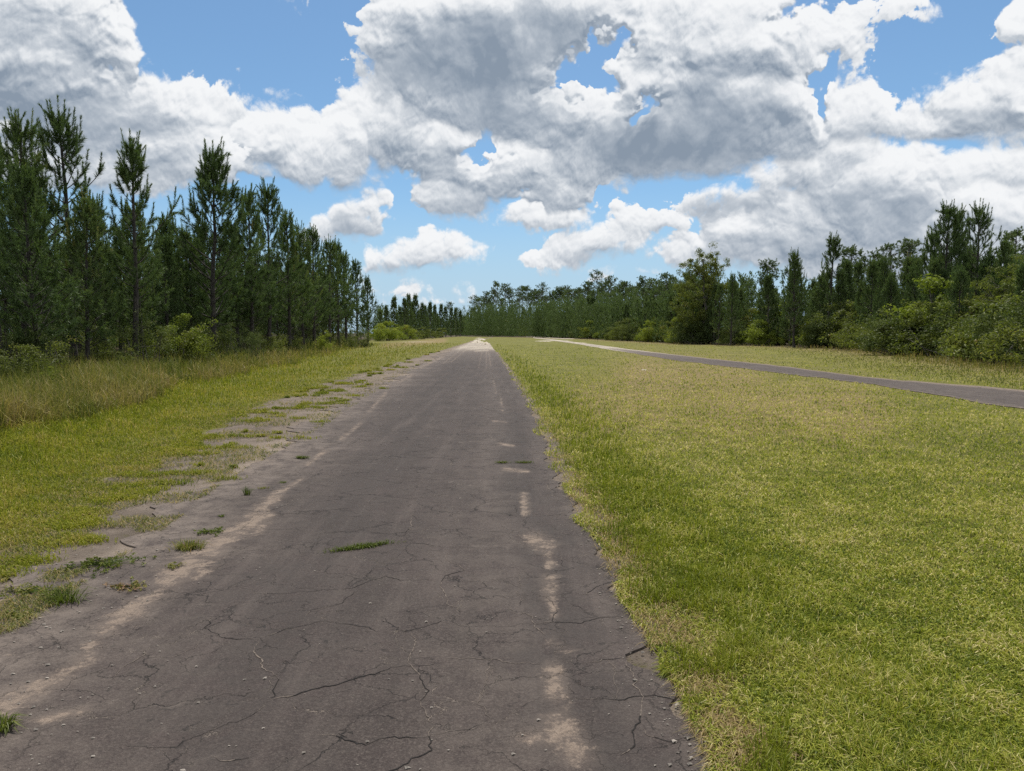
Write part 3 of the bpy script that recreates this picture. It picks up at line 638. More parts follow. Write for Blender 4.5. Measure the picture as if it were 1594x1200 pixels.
def build_sand_tracks():
    """pale sand where the tracks cross the far end of the field, heaped a little"""
    V, F = [], []; rr = np.random.default_rng(9)
    def patch(px, py, rx, ry, h=0.0):
        cx, cy = ground_at(px, py); x1, _ = ground_at(px + rx, py); _, y0 = ground_at(px, py + ry); _, y1 = ground_at(px, max(py - ry, 519.6))
        a, b0, b1 = abs(x1 - cx), cy - y0, y1 - cy
        m, rings = 40, 7; base = len(V)
        V.append((cx, cy, 0.02 + h))
        for r in range(1, rings + 1):
            q = r / rings
            for s in range(m):
                th = 2 * math.pi * s / m; jit = 1 + (0.30 * math.sin(3 * th + px) + .22 * math.sin(7 * th + py * 9)) * q + 0.35 * (rr.random() - .5) * q
                yy = math.sin(th) * q * jit; zz = 0.02 + h * (1 - q * q) * (0.7 + 0.6 * rr.random()) - (0.03 if r == rings else 0)
                V.append((cx + a * math.cos(th) * q * jit, cy + (b1 if yy > 0 else b0) * yy, zz))
        for s in range(m): F.append((base, base + 1 + s, base + 1 + (s + 1) % m, base + 1 + (s + 1) % m))
        for r in range(rings - 1):
            for s in range(m):
                p, q = base + 1 + r * m + s, base + 1 + r * m + (s + 1) % m
                F.append((p, p + m, q + m, q))
    for q in [(744,533,8,.8,.25),(757,536,4,.8,.3),(750,529,5,.7,.25),(741,530.5,4,.6,.2),(745,526.5,3,.5,.1),(865,530.5,22,.45,.03),(846,531.2,10,.35,0),(900,533.8,10,.5,.03),
              (650,532.3,20,.2,0),(880,527.3,18,.4,.05),(835,524.6,14,.3,.08),(858,526,12,.3,.05),(1003,576,3.5,.5,.02)]: patch(*q)
    Fq = np.array([f for f in F if f[2] != f[3]]); Ft = np.array([f[:3] for f in F if f[2] == f[3]])
    me = mesh_np('sand_tracks', np.array(V), [Fq, Ft], [M['sand']], smooth=True)
    link('sand_track', me, kind='structure')
build_sand_tracks()
# ---------------------------------------------------------------- plant builders (all return plain arrays)
UP = np.array([0.0, 0.0, 1.0])
def unit(v): return v / (np.linalg.norm(v, axis=-1, keepdims=True) + 1e-9)
def perp(d, r):
    """a random unit vector square to each d"""
    a = r.normal(size=d.shape); return unit(a - (a * d).sum(-1, keepdims=True) * d)
class Soup:
    """collects triangles and quads with one 'var' per vertex"""
    def __init__(s): s.V, s.T, s.Q, s.A, s.n = [], [], [], [], 0
    def add(s, V, T=None, Q=None, var=None):
        if T is not None: s.T.append(T + s.n)
        if Q is not None: s.Q.append(Q + s.n)
        s.V.append(V); s.A.append(np.zeros(len(V)) if var is None else var); s.n += len(V)
    def mesh(s, name, mat, smooth=False):
        F = []
        if s.Q: F.append(np.concatenate(s.Q))
        if s.T: F.append(np.concatenate(s.T))
        return mesh_np(name, np.concatenate(s.V), F, [mat], dict(var=np.concatenate(s.A)), smooth=smooth)
def tube(S_, P, rad, sides=6):
    P = np.asarray(P, float); n = len(P); t = unit(np.gradient(P, axis=0))
    ref = np.where(np.abs(t[:, 2:3]) > 0.9, np.array([[1.0, 0, 0]]), np.array([[0, 0, 1.0]]))
    a = unit(np.cross(t, ref)); b = np.cross(t, a)
    th = np.linspace(0, 2 * np.pi, sides, endpoint=False)
    V = P[:, None] + np.asarray(rad)[:, None, None] * (np.cos(th)[None, :, None] * a[:, None] + np.sin(th)[None, :, None] * b[:, None])
    i = np.arange(n * sides).reshape(n, sides); j = np.roll(i, -1, 1)
    S_.add(V.reshape(-1, 3), Q=np.stack([i[:-1], j[:-1], j[1:], i[1:]], -1).reshape(-1, 4))
def needles(S_, base, d, L, n, nl, w, r, var0=0.45, a0=50, a1=24):
    """bottle-brush shoots: base (m,3), direction d (m,3), length L (m,), n needles each"""
    m = len(base); t = r.random((m, n)) ** 0.92
    D = np.repeat(d[:, None], n, 1); p = perp(D, r)
    al = np.radians(a0 + (a1 - a0) * t + r.normal(0, 9, (m, n)))[..., None]
    nd = unit(D * np.cos(al) + p * np.sin(al) + np.array([0, 0, -0.06]))
    root = base[:, None] + D * (L[:, None] * t)[..., None]
    ln = nl * (1.05 - .22 * t)[..., None] * r.uniform(0.75, 1.15, (m, n))[..., None]
    side = perp(nd, r) * (w * 0.5)
    V = np.stack([root - side, root + side, root + nd * ln], 2).reshape(-1, 3)
    k = m * n; T = np.arange(k * 3).reshape(k, 3)
    var = np.clip(var0 + r.normal(0, .10, (m, 1)) + r.normal(0, .10, (m, n)) + 0.14 * t, 0, .98)
    S_.add(V, T=T, var=np.repeat(var.ravel(), 3))
def pine(seed, H=9.0, cb=0.28, wid=1.7, nn=80, nl=0.21, nw=0.017, gap=0.55, sparse=0.0, dead=6, limb=None, per=(4, 6)):
    """young plantation pine: whorled limbs that sweep upward into candle-like shoots"""
    r = np.random.default_rng(seed); wood = Soup(); crown = Soup()
    k = 9; zz = np.linspace(0, H * .985, k); wob = np.cumsum(r.normal(0, .03, (k, 2)), 0); wob[0] = 0
    P = np.column_stack([wob, zz]); R0 = 0.011 * H + .012
    tube(wood, P, R0 * (1 - zz / H) ** .8 * np.where(zz < .05, 1.35, 1) + .012, 8)
    at = lambda z: np.array([np.interp(z, zz, wob[:, 0]), np.interp(z, zz, wob[:, 1]), z])
    B, D, L = [], [], []; FB, FD, FL = [], [], []
    z = cb * H; ph = r.random() * 6
    while z < H * .96:
        t = (z - cb * H) / (H * (1 - cb)); n = r.integers(per[0], per[1] + 1)
        for q in range(n):
            if r.random() < sparse: continue
            ph += 2 * math.pi / n + r.normal(0, .25)
            reach = (wid * (1 - t) ** .95 * (0.8 if t < .10 else 1) * r.uniform(.6, 1.1) + .14)
            zb = z + r.normal(0, .1); o = at(zb); h = np.array([math.cos(ph), math.sin(ph), 0])
            s = np.linspace(0, 1, 5); rise = reach * (r.uniform(.25, .6) * s + r.uniform(.25, .6) * s ** 2 + .5 * t * s)
            pts = o + h * (reach * s)[:, None] + UP * rise[:, None]
            tube(wood, pts, (0.006 + 0.012 * reach) * (1 - .75 * s) + .004, 4)
            ed = unit(pts[-1] - pts[-2]); up = unit(ed * .3 + UP * r.uniform(.6, 1.2))
            ln = r.uniform(.5, .9) * (1 if t < .7 else 1.1)
            if t < .25 and r.random() < .5: FB.append(pts[-1] - ed * .15); FD.append(unit(ed + UP * .2)); FL.append(.5)
            else: B.append(pts[-1] - ed * .18); D.append(up); L.append(ln)
            FB.append(pts[-1] - ed * .45); FD.append(unit(ed + r.normal(0, .15, 3))); FL.append(.5)
            for c in range(r.integers(2, 4) + int(reach > .7) + 2 * int(reach > 1.2)):
                u = r.uniform(.3, .95); b = o + h * reach * u + UP * np.interp(u, s, rise)
                sd = unit(np.cross(UP, h) * r.choice([-1, 1]) * r.uniform(.3, 1) + h * .4 + UP * r.uniform(.35, 1.1))
                if r.random() < (.8 if t > .45 else .3): B.append(b); D.append(unit(sd + UP * .5)); L.append(r.uniform(.35, .6))
                else: FB.append(b); FD.append(unit(sd + h * .5 - UP * .25)); FL.append(r.uniform(.3, .5))
        z += gap * r.uniform(.75, 1.2) * (1.0 if t < .6 else .72)
    B.append(at(H * .93)); D.append(UP.copy()); L.append(H * .07 + .15)                                   # the leader and its ring of candles
    for q in range(6):
        a = q * 1.05 + r.random(); B.append(at(H * r.uniform(.88, .95))); D.append(unit(np.array([math.cos(a) * .42, math.sin(a) * .42, 1]))); L.append(r.uniform(.45, .8))
    for q in range(dead):                                                                                  # bare lower limbs
        a = r.random() * 6.28; zb = r.uniform(.08, cb + .02) * H; ln = r.uniform(.3, 1.1); h = np.array([math.cos(a), math.sin(a), r.uniform(-.1, .35)])
        tube(wood, at(zb) + h * np.linspace(0, ln, 4)[:, None] + r.normal(0, .03, (4, 3)) * np.linspace(0, 1, 4)[:, None], np.linspace(.016, .004, 4), 4)
    if limb is not None:                                                                                   # one long limb carrying its own candles
        zb, dx, dy, dz = limb; o = at(zb); s = np.linspace(0, 1, 7); e = np.array([dx, dy, 0])
        pts = o + e * s[:, None] + UP * (dz * (0.55 * s + .45 * s ** 2))[:, None]
        tube(wood, pts, np.linspace(.035, .012, 7), 5)
        for u, dd, l in [(1, (.1, 0, 1), .75), (.97, (.45, 0, .8), .6), (.95, (-.35, .2, .9), .6), (.85, (.2, .4, .8), .5), (.8, (.6, -.2, .3), .5), (.7, (.3, -.5, .7), .45), (.9, (.5, .3, .1), .4)]:
            B.append(np.array([np.interp(u, s, pts[:, c]) for c in range(3)])); D.append(unit(np.array(dd))); L.append(l)
    needles(crown, np.array(B), np.array(D), np.array(L), nn, nl * .84, nw, r, .5, 42, 22)
    needles(crown, np.array(FB), np.array(FD), np.array(FL), int(nn * .78), nl * 1.25, nw, r, .38, 74, 34)
    return wood, crown
def old_pine(seed, H=15.0, nn=42, wid=2.6, cb=.62):
    """tall grown pine: long clean stem, rounded open top of needle clumps"""
    r = np.random.default_rng(seed); wood = Soup(); crown = Soup()
    zz = np.linspace(0, H * .95, 8); wob = np.cumsum(r.normal(0, .06, (8, 2)), 0); wob[0] = 0
    tube(wood, np.column_stack([wob, zz]), .012 * H * (1 - .72 * zz / H), 7)
    B, D, L = [], [], []
    for q in range(40):
        t = r.random() ** .75; z = H * (cb + (1 - cb) * .93 * t); a = r.random() * 6.28
        reach = wid * math.sqrt(max(.04, 1 - (1.25 * t - .3) ** 2)) * r.uniform(.35, 1.0)
        o = np.array([np.interp(z, zz, wob[:, 0]), np.interp(z, zz, wob[:, 1]), z]); h = np.array([math.cos(a), math.sin(a), r.uniform(.05, .5)])
        s = np.linspace(0, 1, 5); pts = o + h * (reach * s)[:, None] + UP * (0.25 * reach * s ** 2)[:, None] + r.normal(0, .06, (5, 3)) * s[:, None]
        tube(wood, pts, np.linspace(.05, .015, 5), 4)
        for c in range(r.integers(5, 9)):
            u = r.uniform(.55, 1.08); b = o + h * reach * u + UP * .25 * reach * u * u + r.normal(0, .28, 3) * np.array([1, 1, .55])
            B.append(b); D.append(unit(r.normal(0, .7, 3) + UP * .7)); L.append(r.uniform(.25, .45))
    needles(crown, np.array(B), np.array(D), np.array(L), nn, .24, .05, r, .5, 95, 25)
    return wood, crown
def leaves(S_, cen, rad, n, size, r, var0=.5, flat=.75, up=.35):
    """leafy clumps: centres (m,3), radii (m,), n leaves each"""
    m = len(cen); d = unit(r.normal(size=(m, n, 3))); q = rad[:, None] * r.random((m, n)) ** .45
    c = cen[:, None] + d * q[..., None] * np.array([1, 1, flat])
    nrm = unit(d * .7 + r.normal(0, .6, (m, n, 3)) + UP * up); a = perp(nrm, r); b = np.cross(nrm, a)
    sz = size * r.uniform(.6, 1.25, (m, n, 1))
    V = np.stack([c - a * sz, c - b * sz * .42 + nrm * sz * .12, c + a * sz, c + b * sz * .42 + nrm * sz * .12], 2).reshape(-1, 3)
    k = m * n; Q = np.arange(k * 4).reshape(k, 4)
    var = np.clip(var0 + r.normal(0, .12, (m, 1)) + r.normal(0, .13, (m, n)), 0, 1)
    S_.add(V, Q=Q, var=np.repeat(var.ravel(), 4))
def shrub(seed, H=2.5, W_=2.2, clumps=34, n=110, size=.05, stems=6, var0=.5, top=.0):
    r = np.random.default_rng(seed); wood = Soup(); fol = Soup(); C, Rd = [], []
    heads = [(0.0, 0.0, 1.0, .62)] + [(r.normal(0, .27) * W_, r.normal(0, .27) * W_, r.uniform(.45, .9), r.uniform(.35, .55)) for q in range(4)]
    for q in range(clumps):
        hx, hy, hh, hw = heads[q % 5]
        a = r.random() * 6.28; z = H * hh * r.uniform(.10, .95); prof = math.sqrt(max(.03, 1 - ((z / (H * hh) - .36) / .68) ** 2)); rr_ = W_ * .5 * hw * prof * r.random() ** .5
        C.append((hx + math.cos(a) * rr_ * r.uniform(.75, 1.25), hy + math.sin(a) * rr_ * r.uniform(.75, 1.25), z + r.normal(0, .05 * H))); Rd.append(r.uniform(.10, .24) * (W_ + H) * .40 * (.75 if z > .6 * H else 1))
    C = np.array(C); C[:, 2] = np.maximum(C[:, 2], .12 * H)
    for q in range(stems + 4):
        e = C[r.integers(len(C))]; b = np.array([r.normal(0, .12 * W_), r.normal(0, .12 * W_), 0]); s = np.linspace(0, 1, 5)
        tube(wood, b + (e - b) * s[:, None] + r.normal(0, .05, (5, 3)) * (s * (1 - s) * 4)[:, None], np.linspace(.028, .006, 5) * (H / 2.5) ** .5, 4)
    leaves(fol, C, np.array(Rd), n, size, r, var0)
    for q in range(10):                                                                                     # stray sprigs that break the outline
        e = C[r.integers(len(C))] * np.array([1.25, 1.25, 1.1]) + r.normal(0, .1 * W_, 3) * np.array([1, 1, .6]); e[2] = max(e[2], .2)
        leaves(fol, e[None], np.array([.10 * (W_ + H) * .5]), max(14, n // 4), size, r, var0 + .08)
    return wood, fol
def broadleaf(seed, H=13.0, W_=7.5, clumps=190, size=.12, n=80, var0=.5, low=.10, heads=9):
    """grown leafy tree: a forked trunk and a crown built of several unequal heads of foliage"""
    r = np.random.default_rng(seed); wood = Soup(); fol = Soup(); C, Rd = [], []
    zz = np.linspace(0, H * .8, 8); wob = np.cumsum(r.normal(0, .1, (8, 2)), 0); wob[0] = 0
    tube(wood, np.column_stack([wob, zz]), .018 * H * (1 - .85 * zz / H), 8)
    hd = [(wob[-1, 0], wob[-1, 1], H * .78, W_ * .27, H * .21)]
    for q in range(heads * 2):
        t = (q + .5) / (heads * 2); a = q * 2.4 + r.normal(0, .3); z = H * (low + .10 + (.66 - low) * t); env = math.sin(math.pi * min(1, .22 + .70 * t)) ** .7
        k = W_ * .34 * env * r.uniform(.75, 1.15); hd.append((math.cos(a) * k, math.sin(a) * k, z, W_ * .20 * r.uniform(.8, 1.25), H * .115 * r.uniform(.8, 1.3)))
    for hx, hy, hz, hr, hv in hd:
        b = np.array([np.interp(max(.1 * H, hz - .2 * H), zz, wob[:, 0]), np.interp(max(.1 * H, hz - .2 * H), zz, wob[:, 1]), max(.08 * H, hz - .20 * H)]); e = np.array([hx, hy, hz]); s = np.linspace(0, 1, 6)
        pts = b + (e - b) * s[:, None] + r.normal(0, .12, (6, 3)) * (s * (1 - s) * 4)[:, None]; tube(wood, pts, np.linspace(.006 * H, .015, 6), 5)
        m = max(6, int(clumps / len(hd)))
        for c in range(m):
            d = unit(r.normal(size=3)); p = e + d * np.array([hr, hr, hv]) * r.random() ** .4 * 1.15; C.append(p); Rd.append(r.uniform(.28, .62) * W_ / 7.5)
            if c < 5: tube(wood, np.linspace(pts[4], p, 3), np.array([.03, .018, .008]), 3)
    leaves(fol, np.array(C), np.array(Rd), n, size, r, var0)
    return wood, fol
def plant(kind, parts, wood, crown, mats, loc=(0, 0, 0), rz=0.0, sc=1.0):
    """an Empty at the foot carrying two meshes"""
    o = bpy.data.objects.new(kind, None); COL.objects.link(o); o.empty_display_size = .3
    link(parts[0], wood.mesh(kind + '_wood', mats[0], True), o); link(parts[1], crown.mesh(kind + '_leaf', mats[1]), o)
    o.location = loc; o.rotation_euler = (0, 0, rz); o.scale = (sc, sc, sc) if np.isscalar(sc) else sc
    return o
class Kind:
    """a stock of grown plants: the first call of each places the original, later ones copy it with its parts"""
    def __init__(s, protos): s.p = protos; s.used = [False] * len(protos)
    def place(s, i, x, y, rz, sc, label, cat, group=None, z=0.0, tilt=0.0):
        i %= len(s.p); p = s.p[i][0]
        if s.used[i]:
            o = p.copy(); COL.objects.link(o)
            for ch in p.children:
                c = ch.copy(); COL.objects.link(c); c.parent = o
            if 'group' in o.keys(): del o['group']
        else: o = p; s.used[i] = True
        o.location = (x, y, z); o.rotation_euler = (random.gauss(0, .018), random.gauss(0, .018), rz); o.scale = (sc, sc, sc) if np.isscalar(sc) else sc
        describe(o, label, cat, group); return o
    def drop_unused(s):
        for u, (p, h) in zip(s.used, s.p):
            if not u:
                for ch in list(p.children): bpy.data.objects.remove(ch)
                bpy.data.objects.remove(p)
PB = (M['bark'], M['needle']); PO = (M['bark_grey'], M['needle_far'])
def stock(kind, parts, gens, mats): return Kind([(plant(kind, parts, *g[0], mats if not isinstance(mats, list) else mats[i]), g[1]) for i, g in enumerate(gens)])
TP = ('trunk', 'crown'); SP = ('stem', 'foliage')
# near pines (fine needles), each its own shape and height
near = stock('pine_tree', TP, [
  (pine(11, 9.0, .24, 1.9, 130, .165, .017, .56, .02), 9.5), (pine(12, 9.0, .34, 1.9, 130, .165, .017, .60, .06), 9.5),
  (pine(13, 9.0, .36, 1.25, 140, .165, .017, .52, .22, limb=(4.9, 1.75, -.3, 1.55)), 9.5), (pine(14, 9.0, .22, 2.05, 130, .165, .017, .48, .0), 9.5),
  (pine(15, 9.0, .20, 1.6, 120, .165, .018, .54, .04), 9.5), (pine(16, 9.0, .26, 1.9, 120, .165, .018, .60, .08), 9.5), (pine(17, 9.0, .18, 1.5, 120, .165, .018, .55, .05), 9.5)], PB)
mid = stock('pine_tree', TP, [(pine(30 + i, 9.0, (.16, .22, .18, .26, .14)[i], (1.8, 1.6, 2.0, 1.5, 1.75)[i], 54, .185, .032, .46, .04, per=(4, 6)), 9.5) for i in range(5)], PB)
far = stock('pine_tree', TP, [(pine(50 + i, 9.0, (.06, .1, .08, .12)[i], (1.7, 1.4, 1.8, 1.35)[i], 34, .24, .055, .5, .03, 3, per=(4, 6)), 9.5) for i in range(4)], PO)
tall = stock('old_pine', TP, [(old_pine(70 + i, 15.0, 46, (2.9, 2.5, 3.3, 2.7)[i], (.55, .6, .5, .62)[i]), 15.0) for i in range(4)], PO)
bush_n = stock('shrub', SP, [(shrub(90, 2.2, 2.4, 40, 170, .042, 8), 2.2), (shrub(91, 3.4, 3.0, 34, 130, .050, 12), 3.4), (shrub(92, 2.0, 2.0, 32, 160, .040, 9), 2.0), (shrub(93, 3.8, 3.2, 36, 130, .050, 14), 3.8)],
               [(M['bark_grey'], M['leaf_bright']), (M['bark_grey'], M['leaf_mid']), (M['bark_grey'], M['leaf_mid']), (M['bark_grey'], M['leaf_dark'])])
bush_f = stock('shrub', SP, [(shrub(95 + i, (3.2, 3.6, 3.0, 4.0, 3.4)[i], (3.2, 3.4, 3.4, 3.6, 3.0)[i], 50, 110, .075), 3.3) for i in range(5)],
               [(M['bark_grey'], M[q]) for q in ('leaf_bright', 'leaf_mid', 'leaf_mid', 'leaf_dark', 'leaf_bright')])
# ---------------------------------------------------------------- the woods
rp = np.random.default_rng(21)
def stand(px, by, ty):
    """foot and height of a plant whose foot shows at (px, by) and whose tip reaches height ty in the photo"""
    x, y = ground_at(px, by); d = pix_dir(px, ty); t = math.hypot(x, y) / math.hypot(d.x, d.y)
    return x, y, CAM_H + d.z * t
def set_tree(kind, i, px, by, ty, label, cat, group=None, rz=None, wide=1.0):
    x, y, h = stand(px, by, ty); s = h / kind.p[i % len(kind.p)][1]
    w = s * wide
    return kind.place(i, x, y, rp.random() * 6.28 if rz is None else rz, (w, w, s), label, cat, group)
# front pines of the left plantation, read one by one
for i, px, by, ty, wide, rz, lab in [
    (0, 40, 584, 172, 1.0, .4, 'two-topped dark pine at the left edge, beside the tallest pine'),
    (1, 118, 580, 163, 1.05, 2.0, 'tallest pine of the left wood, bare dark trunk low down'),
    (2, 211, 581, 203, 1.0, 0.0, 'thin open pine with one long limb reaching out to its right'),
    (3, 332, 566, 221, 1.05, 1.0, 'dense dark cone-shaped pine standing right of the pine with the long limb'),
    (4, 392, 557, 292, 1.0, 2.2, 'slim pine just right of the big cone-shaped pine'),
    (5, 420, 553, 277, .95, .7, 'pine with a tall narrow top of stacked candles rising above its neighbours'),
    (6, 452, 551, 318, 1.0, 3.0, 'pine right of the tall narrow top, where the skyline starts stepping down'),
    (4, 490, 545, 352, 1.1, 4.0, 'pine with blunt triple top midway down the stepping skyline'),
    (5, 512, 542, 366, 1.0, 5.0, 'pine second down from the blunt triple top'),
    (0, 528, 540, 372, .95, 2.6, 'pine with slanting top shoots near the end of the left wood'),
    (6, 556, 537, 398, 1.05, 1.3, 'sharp-topped pine next to the last pine of the left wood'),
    (3, 573, 536, 428, .8, 3.5, 'lowest pine at the right-hand end of the left wood'),
    (1, 4, 590, 214, 1.0, 4.4, 'pine cut by the left edge of the view')]:
    set_tree(near, i, px, by, ty, lab, 'pine tree', 'front pines of the left wood', rz, wide)
for i, px, by, ty, lab in [(2, 66, 572, 255, 'shorter pine between the two-topped pine and the tallest pine'), (3, 165, 570, 300, 'half-hidden pine between the tallest pine and the thin open one'),
    (0, 258, 566, 330, 'low pine filling the gap under the long bare limb'), (4, 292, 563, 348, 'low pine tight against the left side of the big cone-shaped pine'), (1, 372, 557, 340, 'lower pine hugging the right flank of the big cone-shaped pine'),
    (2, 472, 548, 345, 'slender pine just left of the blunt triple top'), (3, 540, 539, 388, 'pine squeezed in before the sharp-topped one')]:
    set_tree(mid, i, px, by, ty, lab, 'pine tree', 'front pines of the left wood')
# rows behind them
G = 'pines in the rows behind the left wood edge'
n = 0
for row in range(1, 5):
    y = 17.0 + rp.random() * 2
    while y < 104:
        x = wl(y) - 1.0 - row * 3.0 + rp.normal(0, .5); h = np.interp(y, [17, 35, 60, 100], [7.0, 7.6, 9.2, 10.8]) * rp.uniform(.78, 1.0) * (1 - .02 * row)
        if abs(math.degrees(math.atan2(x, y))) < 52:
            mid.place(int(rp.integers(5)), x, y + rp.normal(0, .5), rp.random() * 6.28, h / 9, 'dark young pine deep in the left wood behind the front row', 'pine tree', G); n += 1
        y += 3.3 * rp.uniform(.85, 1.25) * (1 + .25 * row)
nl_ = n
# beyond the left wood: a lower stand across a gap
G = 'far pines beyond the left wood'
for px, ty in [(594, 488), (603, 480), (614, 465), (622, 482), (630, 470), (637, 463), (643, 474), (648, 462), (655, 477), (662, 481), (670, 476), (678, 480), (686, 478), (694, 482), (702, 484), (710, 486), (716, 488)]:
    by = 529.5 - (px - 590) * .045; ty -= 7
    set_tree(far, int(rp.integers(4)), px, by, ty, 'small far pine in the low stand just beyond the left wood', 'pine tree', G)
# right side, front
for i, px, by, ty, wide, lab in [
    (0, 1468, 550, 311, 1.0, 'tall pine with the left-hand spire of the big right-hand cluster'), (1, 1513, 551, 313, 1.0, 'tall pine with long upright candles and a bare stem, right of the left-hand spire'),
    (4, 1492, 548, 322, .85, 'pine squeezed between the two tallest spires of the right-hand cluster'),
    (3, 1236, 541, 387, .9, 'dark narrow pine standing alone in front, above the pale road'), (2, 1290, 541, 361, 1.05, 'pine with a spreading candle top right of the dark narrow pine'),
    (6, 1376, 545, 393, .8, 'dark slim pine between the round-topped trees and the big cluster'), (5, 1440, 549, 352, .85, 'lower pine on the left shoulder of the big right-hand cluster'),
    (4, 1560, 553, 372, .9, 'dark pine near the right edge behind the tall bushes'), (6, 1138, 538, 420, .9, 'pine leaning into the right flank of the big leafy tree'), (5, 1118, 537, 438, .8, 'low dark pine before the trunk of the big leafy tree')]:
    set_tree(near, i, px, by, ty, lab, 'pine tree', 'front pines of the right wood', None, wide)
for i, px, by, ty, lab in [(0, 1195, 536, 404, 'round-topped old pine rising left of the dark narrow pine'), (1, 1322, 537, 384, 'round-topped old pine just right of the spreading candle top'),
    (2, 1378, 537, 378, 'broad round-topped old pine behind the dark slim pine'), (3, 1408, 538, 374, 'round-topped old pine touching the left side of the big cluster'), (2, 1352, 537, 392, 'smaller round-topped old pine between two broader ones'),
    (1, 1572, 541, 358, 'old pine with open crown at the right edge'), (0, 1160, 534, 432, 'old pine showing low behind the big leafy tree')]:
    set_tree(tall, i, px, by, ty, lab, 'pine tree', 'round-topped pines of the right wood', None, 1.1)
G = 'pines in the rows behind the right wood edge'
n = 0
for row in range(1, 5):
    y = 34 + rp.random() * 2
    while y < 100:
        x = wr(y) + 1.5 + row * 3.0 + rp.normal(0, .6); px = CX + FPX * x / y
        if px < 1680:
            h = (y * (1 / FPX) * (np.interp(px, [1050, 1150, 1250, 1400, 1480, 1600], [96, 104, 114, 142, 150, 165]))) * rp.uniform(.78, 1.04)
            (mid if y < 70 else far).place(int(rp.integers(5)), x, y + rp.normal(0, .5), rp.random() * 6.28, h / 9, 'dark pine inside the right wood behind the bushes', 'pine tree', G); n += 1
        y += 4.2 * rp.uniform(.85, 1.25)
nr_ = n
# far wood across the end of the field: young pines before, old round tops behind
G1, G2 = 'young pines along the far wood edge', 'old pines above the far wood'
n1 = n2 = 0
def far_base(px): return np.interp(px, [720, 800, 900, 980, 1050, 1110], [522.0, 523.2, 526.0, 529.5, 533.5, 535.5])
px = 718.0
while px < 1100:
    set_tree(far, int(rp.integers(4)), px, far_base(px) + rp.normal(0, .25) - .3, np.interp(px, [718, 760, 850, 950, 1060, 1100], [487, 483, 480, 474, 465, 455]) + rp.normal(0, 8), 'young pine in the front row of the far wood', 'pine tree', G1, None, rp.uniform(.9, 1.3)); n1 += 1
    px += rp.uniform(3.6, 6.2)
px = 735.0
SKYL = ([722, 735, 760, 790, 830, 880, 950, 1010, 1060, 1110], [490, 462, 462, 456, 452, 446, 443, 438, 436, 432])
while px < 1110:
    set_tree(tall, int(rp.integers(4)), px, far_base(px) - 1.2 - rp.random() * .8, np.interp(px, *SKYL) + rp.normal(2, 8.5), 'tall old pine with rounded top behind the far young pines', 'pine tree', G2, None, rp.uniform(.75, 1.05)); n2 += 1
    px += rp.uniform(3.4, 6.2)
for px, ty in [(699, 470), (668, 478), (712, 478)]: set_tree(tall, int(px), px, 521.8, ty, 'old round-topped pine standing clear of the distant treetops, left of the far wood', 'pine tree', 'far round-topped pines left of the far wood', None, .9)

def forest_mass():
    """the far depth of the woods, where no single tree can be told"""
    wood, crown = Soup(), Soup(); r = np.random.default_rng(5)
    def grow(x, y, h, w, n):
        z = r.uniform(.01, 1, n) ** 1.1 * h; rad = w * (1.02 - z / h) ** .6 * np.sqrt(r.random(n)); a = r.random(n) * 6.28
        B = np.stack([x + np.cos(a) * rad, y + np.sin(a) * rad, z], 1); D = unit(np.stack([np.cos(a) * .5, np.sin(a) * .5, np.ones(n)], 1))
        needles(crown, B, D, np.full(n, .8), 9, .42, .13, r, .35)
    for q in range(520):
        y = r.uniform(100, 330); x = wr(y) + 3 + r.random() * 18; grow(x, y, r.uniform(6.5, 10.5) * np.interp(y, [100, 200, 330], [.95, 1.15, 1.4]), 1.9, 80)
    for q in range(110):
        y = r.uniform(112, 420); x = wl(y) - 2 - r.random() * 16; grow(x, y, r.uniform(5.5, 8.5) * np.interp(y, [112, 420], [1, 1.3]), 1.8, 70)
    for q in range(120):
        y = r.uniform(325, 420); x = r.uniform(-70, 40); grow(x, y, r.uniform(9, 14), 2.6, 80)
    for q in range(150):
        y = r.uniform(32, 105); x = wr(y) + 11 + r.random() * 18; grow(x, y, r.uniform(5.0, 8.5), 2.0, 90)
    for q in range(170):
        y = r.uniform(12, 105); x = wl(y) - 15 - r.random() * 14; grow(x, y, r.uniform(4, 8), 2.0, 90)
    link('distant_forest', crown.mesh('distant_forest', M['needle_far']), kind='stuff')['label'] = 'dark mass of pines filling the depth of the woods'
forest_mass()
# leafy trees
lt = stock('leafy_tree', TP, [(broadleaf(61, 13.0, 8.2, 330, .11, 85, .56), 12.8), (broadleaf(62, 9.0, 7.0, 220, .085, 90, .55, .05), 8.8)], [(M['bark_grey'], M['leaf_mid']), (M['bark_grey'], M['leaf_mid'])])
set_tree(lt, 0, 1096, 535.5, 372, 'big leafy tree with open ragged crown, standing where the right wood turns', 'tree', None, 1.0, .93)
set_tree(lt, 1, 1572, 556, 395, 'broad grey-green leafy tree at the right edge', 'tree', None, 2.0, 1.1)
